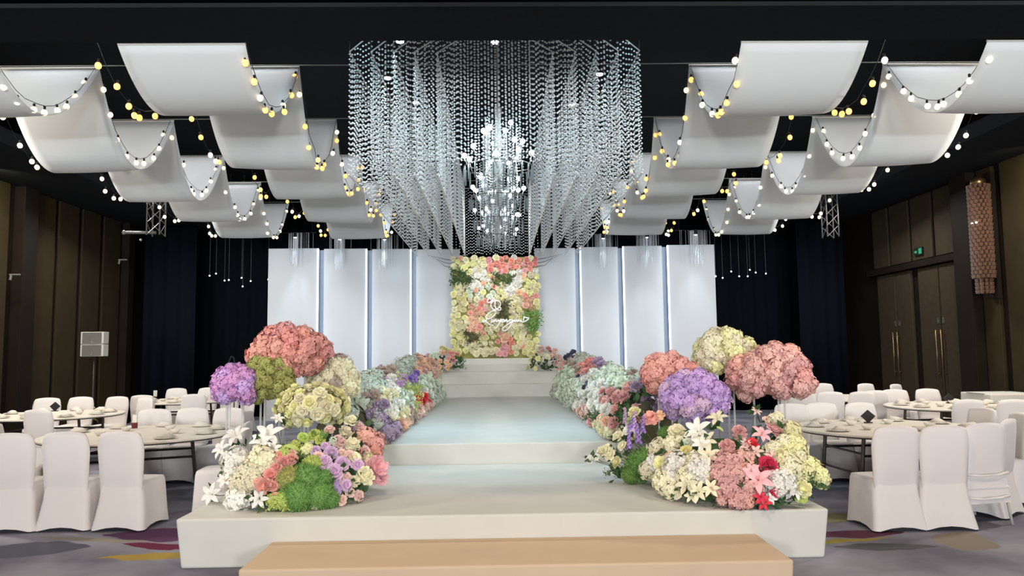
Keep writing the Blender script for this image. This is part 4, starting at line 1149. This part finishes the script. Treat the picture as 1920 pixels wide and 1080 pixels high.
chair(4.98, 7.35, 38, 'white covered chair at the right edge behind the raised-cover chair', G3)
chair(5.55, 8.0, 78, 'white covered chair on the wall side of the near right table, nearer one', G3)
chair(5.62, 8.7, 98, 'white covered chair on the wall side of the near right table, farther one', G3)
chair(3.80, 9.72, 176, 'white covered chair across the near right table, closest to the pink dome', G3)
chair(4.22, 9.8, 180, 'white covered chair across the near right table, second from the pink dome', G3)
chair(4.72, 9.75, 188, 'white covered chair across the near right table behind the black menu card', G3)
chair(6.35, 10.1, 0, 'white covered chair before the second right table, back to us, stage side', G4)
chair(6.9, 10.0, -4, 'white covered chair before the second right table, back to us, wall side', G4)
chair(7.35, 12.75, 182, 'white covered chair across the second right table, wall side', G4)
chair(6.75, 12.7, 172, 'white covered chair across the second right table, stage side', G4)
for i, (x, yv, d) in enumerate(((4.98, 12.3, -20), (5.45, 12.3, -8), (5.95, 12.25, 0), (6.3, 12.5, 6))):
    chair(x, yv, d, 'white covered chair at the farthest right table, back to us, %s from the pink dome' % ['first', 'second', 'third', 'fourth'][i], G4)
for i, (x, yv, d) in enumerate(((5.9, 15.1, 172), (6.6, 15.2, 180), (7.35, 14.9, 200), (7.75, 14.5, 215))):
    chair(x, yv, d, 'white covered chair behind the farthest right table, %s from the stage' % ['first', 'second', 'third', 'fourth'][i], G4)
# chair with its cover pulled up, legs showing
e = tag(empty('banquet_chair', (4.53, 7.0, 0), math.radians(10)), 'cream chair with its cover bunched up and metal legs showing, at the right', 'chair', G3)
put('backrest_cover', back_me, None, e, scale=(1.05, 1.0, 1.0))
m = MB()
prof = [(0.20, 0.24), (0.2, 0.235), (0.32, 0.225), (0.34, 0.235), (0.36, 0.222), (0.45, 0.22), (0.465, 0.18)]
V = []; Fc = []
for z, hw in prof:
    for sx, yv in ((-1, -0.03 - (0.24 - hw) * -1), (1, -0.03 - (0.24 - hw) * -1), (1, 0.42), (-1, 0.42)): V.append((sx * hw, yv, z))
for j in range(len(prof) - 1):
    for k in range(4): Fc.append((j * 4 + k, j * 4 + (k + 1) % 4, (j + 1) * 4 + (k + 1) % 4, (j + 1) * 4 + k))
Fc.append(tuple((len(prof) - 1) * 4 + k for k in range(4))); m.add(V, Fc)
part('seat_cover', m, m_chair, e, bevel=0.01)
for z in (0.26, 0.47):
    m = MB(); m.tube([(-0.22, -0.03, z), (-0.1, -0.05, z - 0.012), (0.1, -0.05, z - 0.01), (0.22, -0.03, z + 0.006)], 0.014, 6); part('cover_fold', m, m_chair, e, smooth=True)
for sx in (-1, 1):
    for yv in (0.0, 0.38):
        m = MB(); m.tube([(sx * 0.2, yv, 0.3), (sx * 0.22, yv - (0.04 if yv == 0 else -0.02), 0.0)], 0.013, 8); part('leg', m, m_lightgrey, e, smooth=True)

# ================================================================== TABLES
def table(x, y, R, label, rz=0.3):
    e = tag(empty('round_table', (x, y, 0), rz), label, 'table', 'round banquet tables')
    m = MB(); m.lathe([(R - 0.01, 0.715), (R, 0.72), (R, 0.735)], 48); part('table_edge', m, m_darkmetal, e, smooth=False)
    m = MB(); m.lathe([(R + 0.004, 0.73), (R + 0.006, 0.745), (R - 0.01, 0.752), (0.02, 0.753)], 48); part('tablecloth', m, m_tablecloth, e, smooth=False)
    for sx in (-1, 1):
        for sy in (-1, 1):
            m = MB(); m.tube([(sx * 0.55, sy * 0.42, 0.715), (sx * 0.62, sy * 0.42, 0.0)], 0.02, 6); part('leg', m, m_darkmetal, e)
        m = MB(); m.tube([(sx * 0.595, -0.42, 0.3), (sx * 0.595, 0.42, 0.3)], 0.014, 5); part('crossbar', m, m_darkmetal, e)
        m = MB(); m.tube([(sx * 0.575, -0.42, 0.52), (sx * 0.575, 0.42, 0.52)], 0.012, 5); part('crossbar', m, m_darkmetal, e)
    for sy in (-1, 1):
        m = MB(); m.tube([(-0.57, sy * 0.42, 0.5), (0.57, sy * 0.42, 0.5)], 0.014, 5); part('side_rail', m, m_darkmetal, e)
    return e
T = [(-4.2, 8.95, 1.06, 'round table with wrinkled pale cloth behind the three near left chairs', 0.4),
     (-7.05, 12.1, 1.0, 'round bare looking table with dark legs by the left wall', 0.1),
     (-6.35, 15.4, 0.98, 'small looking round table farthest back on the left', 0.2),
     (4.42, 8.45, 1.03, 'round table with cream wrinkled cloth behind the near right chairs', 0.05),
     (7.02, 11.45, 1.0, 'round table with pale top before the double doors', 0.1),
     (6.35, 13.7, 0.98, 'round table farthest back on the right, hidden behind chairs', 0.3)]
for t in T: table(*t)
# place settings
pm = MB(); pm.lathe([(0.06, 0.0), (0.075, 0.004), (0.125, 0.016), (0.12, 0.019), (0.07, 0.008), (0.01, 0.008)], 20); plate_me = pm.mesh('plate_dish'); plate_me.materials.append(m_china)
nm = MB(); nm.add([(-0.1, -0.07, 0.012), (0.1, -0.07, 0.012), (0.11, 0.07, 0.012), (-0.1, 0.08, 0.012), (-0.04, -0.02, 0.05), (0.05, -0.015, 0.062), (0.04, 0.03, 0.055), (-0.05, 0.035, 0.045)],
                  [(3, 2, 1, 0), (4, 5, 6, 7), (0, 1, 5, 4), (1, 2, 6, 5), (2, 3, 7, 6), (3, 0, 4, 7)])
napkin_me = nm.mesh('napkin'); napkin_me.materials.append(m_tablecloth)
bm_ = MB(); bm_.lathe([(0.03, 0.0), (0.055, 0.03), (0.062, 0.05), (0.056, 0.05), (0.03, 0.012), (0.005, 0.01)], 16); bowl_me = bm_.mesh('bowl'); bowl_me.materials.append(m_china)
ORD = ['first', 'second', 'third', 'fourth', 'fifth', 'sixth', 'seventh', 'eighth', 'ninth', 'tenth']
for ti, (x, y, R, lab, rz) in enumerate(T):
    if ti in (5,): continue
    where = ['the near left table', 'the table by the left wall', 'the farthest left table', 'the near right table', 'the table before the double doors'][ti]
    for k in range(10):
        a = -PI / 2 - 2 * PI * k / 10 + 0.1
        e = empty('place_setting', (x + (R - 0.22) * math.cos(a), y + (R - 0.22) * math.sin(a), 0.753), a)
        put('plate_dish', plate_me, None, e); put('napkin', napkin_me, None, e, loc=(0, 0, 0.004), rot=(0, 0, random.uniform(0, 3)))
        tag(e, 'white plate with napkin on %s, %s clockwise from the front' % (where, ORD[k]), 'plate', 'plates on ' + where)
    for k in range(5):
        a = -PI / 2 - 2 * PI * k / 5 + 0.2
        o = put('bowl', bowl_me, None, None, loc=(x + 0.42 * math.cos(a), y + 0.42 * math.sin(a), 0.753))
        tag(o, 'small white bowl on %s, %s clockwise from the front' % (where, ORD[k]), 'bowl', 'bowls on ' + where)
# folded menu cards
def menu_card(px, py, Z, label, s_=0.1, material=None):
    p = atZ(px, py, Z)
    e = tag(empty('menu_card', (p.x, p.y, Z)), label, 'card', 'menu cards')
    m = MB(); r = s_
    m.add([(0, -0.012, 0), (r, -0.012, r * 0.95), (0, -0.012, r * 1.8), (-r, -0.012, r * 0.95), (0, 0.012, 0), (r, 0.012, r * 0.95), (0, 0.012, r * 1.8), (-r, 0.012, r * 0.95)],
          [(0, 1, 2, 3), (7, 6, 5, 4), (0, 4, 5, 1), (1, 5, 6, 2), (2, 6, 7, 3), (3, 7, 4, 0)])
    part('card_face', m, material or m_card, e)
    m = MB(); m.box(-0.04, 0.04, -0.03, 0.03, 0, 0.012); part('card_foot', m, m_card, e)
menu_card(1628, 793, 0.753, 'black diamond shaped menu card on the near right table', 0.085)
menu_card(103, 771, 0.753, 'black diamond menu card on the table by the left wall', 0.085)
menu_card(1780, 756, 0.753, 'black diamond menu card on the table before the double doors', 0.085)
p = atZ(252, 803, 0.753)
e = tag(empty('table_number_stand', (p.x, p.y, 0.753)), 'narrow upright card, white above wine red, on the near left table', 'card')
boxpart('card_base', (-0.03, 0.03, -0.02, 0.02, 0, 0.07), m_red, e); boxpart('card_top', (-0.022, 0.03, -0.012, 0.012, 0.07, 0.17), m_china, e)
p = atZ(291, 746, 0.753)
e = tag(empty('table_number_stand', (p.x, p.y, 0.753)), 'small upright white card on the farthest left table', 'card')
boxpart('card_base', (-0.03, 0.03, -0.02, 0.02, 0, 0.03), m_card, e); boxpart('card_top', (-0.035, 0.035, -0.012, 0.012, 0.03, 0.16), m_china, e)
# long side table by the right wall
e = tag(empty('side_table', (8.72, 13.0, 0)), 'long table under a white cloth against the right wall', 'table')
boxpart('tablecloth', (-0.4, 0.4, -0.42, 0.42, 0.03, 0.84), m_tablecloth, e, bevel=0.02, taper=-0.02)
boxpart('runner_cloth', (-0.41, 0.41, -0.25, 0.25, 0.84, 0.846), m_cloth, e)

# ================================================================== EQUIPMENT
e = tag(empty('loudspeaker_stand', (-8.0, 15.0, 0)), 'thin black pole stand carrying the two stacked grey loudspeakers', 'stand')
m = MB(); m.tube([(0, 0, 0.02), (0, 0, 1.66)], 0.017, 8); part('pole', m, m_darkmetal, e, smooth=True)
m = MB(); m.lathe([(0.25, 0.0), (0.25, 0.015), (0.03, 0.03)], 24); part('base', m, m_darkmetal, e)
for k in range(2):
    s_ = tag(empty('loudspeaker', (-8.0, 15.0, 1.66 + 0.245 * k)), ['grey loudspeaker box directly on the pole, lower of two', 'grey loudspeaker box stacked on the other, upper of two'][k], 'loudspeaker', 'stacked loudspeakers')
    boxpart('cabinet', (-0.225, 0.225, -0.1, 0.1, 0.003, 0.24), m_lightgrey, s_, bevel=0.008)
    boxpart('grille', (-0.185, 0.185, -0.112, -0.098, 0.015, 0.228), m_grey, s_)
    m = MB(); m.ball((0.0, -0.115, 0.04), 0.013, 8, 6); part('badge', m, m_steel, s_, smooth=True)
# sconce on the right wall
e = tag(empty('wall_sconce', (8.98, 13.55, 2.62)), 'long amber crystal column sconce hanging on the right wall', 'sconce')
boxpart('back_plate', (0.16, 0.24, -0.12, 0.12, -0.1, 2.25), m_wallwood, e)
m = MB(); m.lathe([(0.09, 1.98), (0.13, 2.05), (0.13, 2.12), (0.04, 2.18)], 16); part('cap', m, m_brass, e, smooth=True)
m = MB(); rr = random.Random(3)
for j in range(24):
    z = 0.28 + j * 0.073
    for k in range(14):
        a = 2 * PI * (k + 0.5 * (j % 2)) / 14; R = 0.165
        x, yv = R * math.cos(a), R * math.sin(a); m.box(x - 0.028, x + 0.028, yv - 0.028, yv + 0.028, z, z + 0.066, taper=0.008)
o = part('crystal_column', m, m_crystal, e); o['kind'] = 'stuff'
m = MB()
for j in range(4):
    for k in range(10):
        a = 2 * PI * k / 10; R = 0.12; x, yv = R * math.cos(a), R * math.sin(a); z = j * 0.07
        m.box(x - 0.026, x + 0.026, yv - 0.026, yv + 0.026, z, z + 0.062, taper=0.008)
o = part('crystal_tip', m, m_crystal, e); o['kind'] = 'stuff'
for z in (1.35, 1.37):
    m = MB(); m.ball((-0.17, -0.09 + (z - 1.35) * 6 - 0.05, 1.3), 0.016, 8, 6); part('lamp_point', m, m_lampface, e, smooth=True)
# exit sign above the doors
p = (9.18, 16.0, 3.72)
e = tag(empty('exit_sign', p), 'small dim green exit sign above the double doors', 'sign')
boxpart('case', (0.0, 0.06, -0.16, 0.16, -0.07, 0.09), m_wire, e); boxpart('sign_face', (-0.006, 0.0, -0.14, -0.03, -0.05, 0.07), m_exit, e)
boxpart('arrow', (-0.006, 0.0, 0.04, 0.13, -0.02, 0.03), m_exit, e)
# stage truss towers and lamps beyond the drapes
def truss(x, y, z0, label, arm):
    e = tag(empty('truss_tower', (x, y, z0)), label, 'truss', 'truss towers')
    h = 6.3 - z0; w = 0.13
    for sx in (-1, 1):
        for sy in (-1, 1):
            m = MB(); m.tube([(sx * w, sy * w, 0), (sx * w, sy * w, h)], 0.014, 6); part('chord', m, m_grey, e, smooth=True)
    m = MB(); k = 0; z = 0.0
    while z < h - 0.25:
        for a, b in (((-w, -w), (w, -w)), ((w, -w), (w, w)), ((w, w), (-w, w)), ((-w, w), (-w, -w))):
            m.tube([(a[0], a[1], z), (b[0], b[1], z + 0.25)], 0.007, 4)
        z += 0.25
    part('lattice', m, m_grey, e)
    if arm:
        m = MB(); m.tube([(0, 0, 0.06), (-0.62, -0.05, 0.06)], 0.03, 8); m.ball((-0.62, -0.05, 0.06), 0.045, 8, 6); part('arm', m, m_grey, e, smooth=True)
        m = MB(); m.ball((-0.25, -0.12, -0.1), 0.03, 8, 6); part('lamp', m, m_steel, e, smooth=True)
truss(-6.95, 15.2, 4.1, 'grey lattice truss with a side arm hanging behind the outer left drapes', True)
truss(7.55, 16.6, 4.15, 'grey lattice truss hanging behind the outer right drapes', False)
# wall bracket lamps on the left
for px, py, yy, lab in ((230, 487, 17.5, 'small grey bracket on the left wall below the truss'), (28, 515, 14.2, 'small grey bracket on the beige left wall panel')):
    p = atY(px, py, yy)
    e = tag(empty('wall_bracket', p), lab, 'bracket')
    m = MB(); m.tube([(-0.1, 0, 0), (0.1, 0, 0.0)], 0.018, 6); part('arm', m, m_grey, e)
    m = MB(); m.tube([(-0.07, 0, 0), (-0.085, 0, -0.1)], 0.022, 6); part('head', m, m_grey, e)
# microphone stand behind the purple dome
p = atY(440, 700, 13.0)
e = tag(empty('microphone_stand', (p.x, p.y, 0)), 'thin microphone stand with a bent neck behind the purple flower dome', 'stand')
m = MB(); m.tube([(0, 0, 0.02), (0, 0, 1.5)], 0.012, 6); part('pole', m, m_grey, e)
m = MB(); m.tube(smooth_pts([(0, 0, 1.45), (-0.02, 0, 1.6), (-0.07, 0, 1.62), (-0.11, 0, 1.5), (-0.13, 0, 1.42)]), 0.01, 6); part('neck', m, m_wire, e, smooth=True)
m = MB(); m.lathe([(0.14, 0.0), (0.14, 0.02), (0.02, 0.03)], 16); part('base', m, m_wire, e)
# small white bouquet resting by the speaker pole
p = (-8.0, 14.72, 0)
e = tag(empty('corner_plant', p), 'small pale leafy plant at the foot of the loudspeaker pole', 'plant')
m = MB(); m.lathe([(0.12, 0.0), (0.16, 0.5), (0.15, 0.52), (0.02, 0.5)], 16); part('planter', m, m_grey, e, smooth=True)
for k in range(10):
    inst(LEAF[0], 'leaf', fm('lime' if k % 2 else 'taupe'), e, (random.uniform(-.08, .08), random.uniform(-.08, .08), 0.5), (random.uniform(-1, 1), random.uniform(-1, 1), 1.2), 0.26)
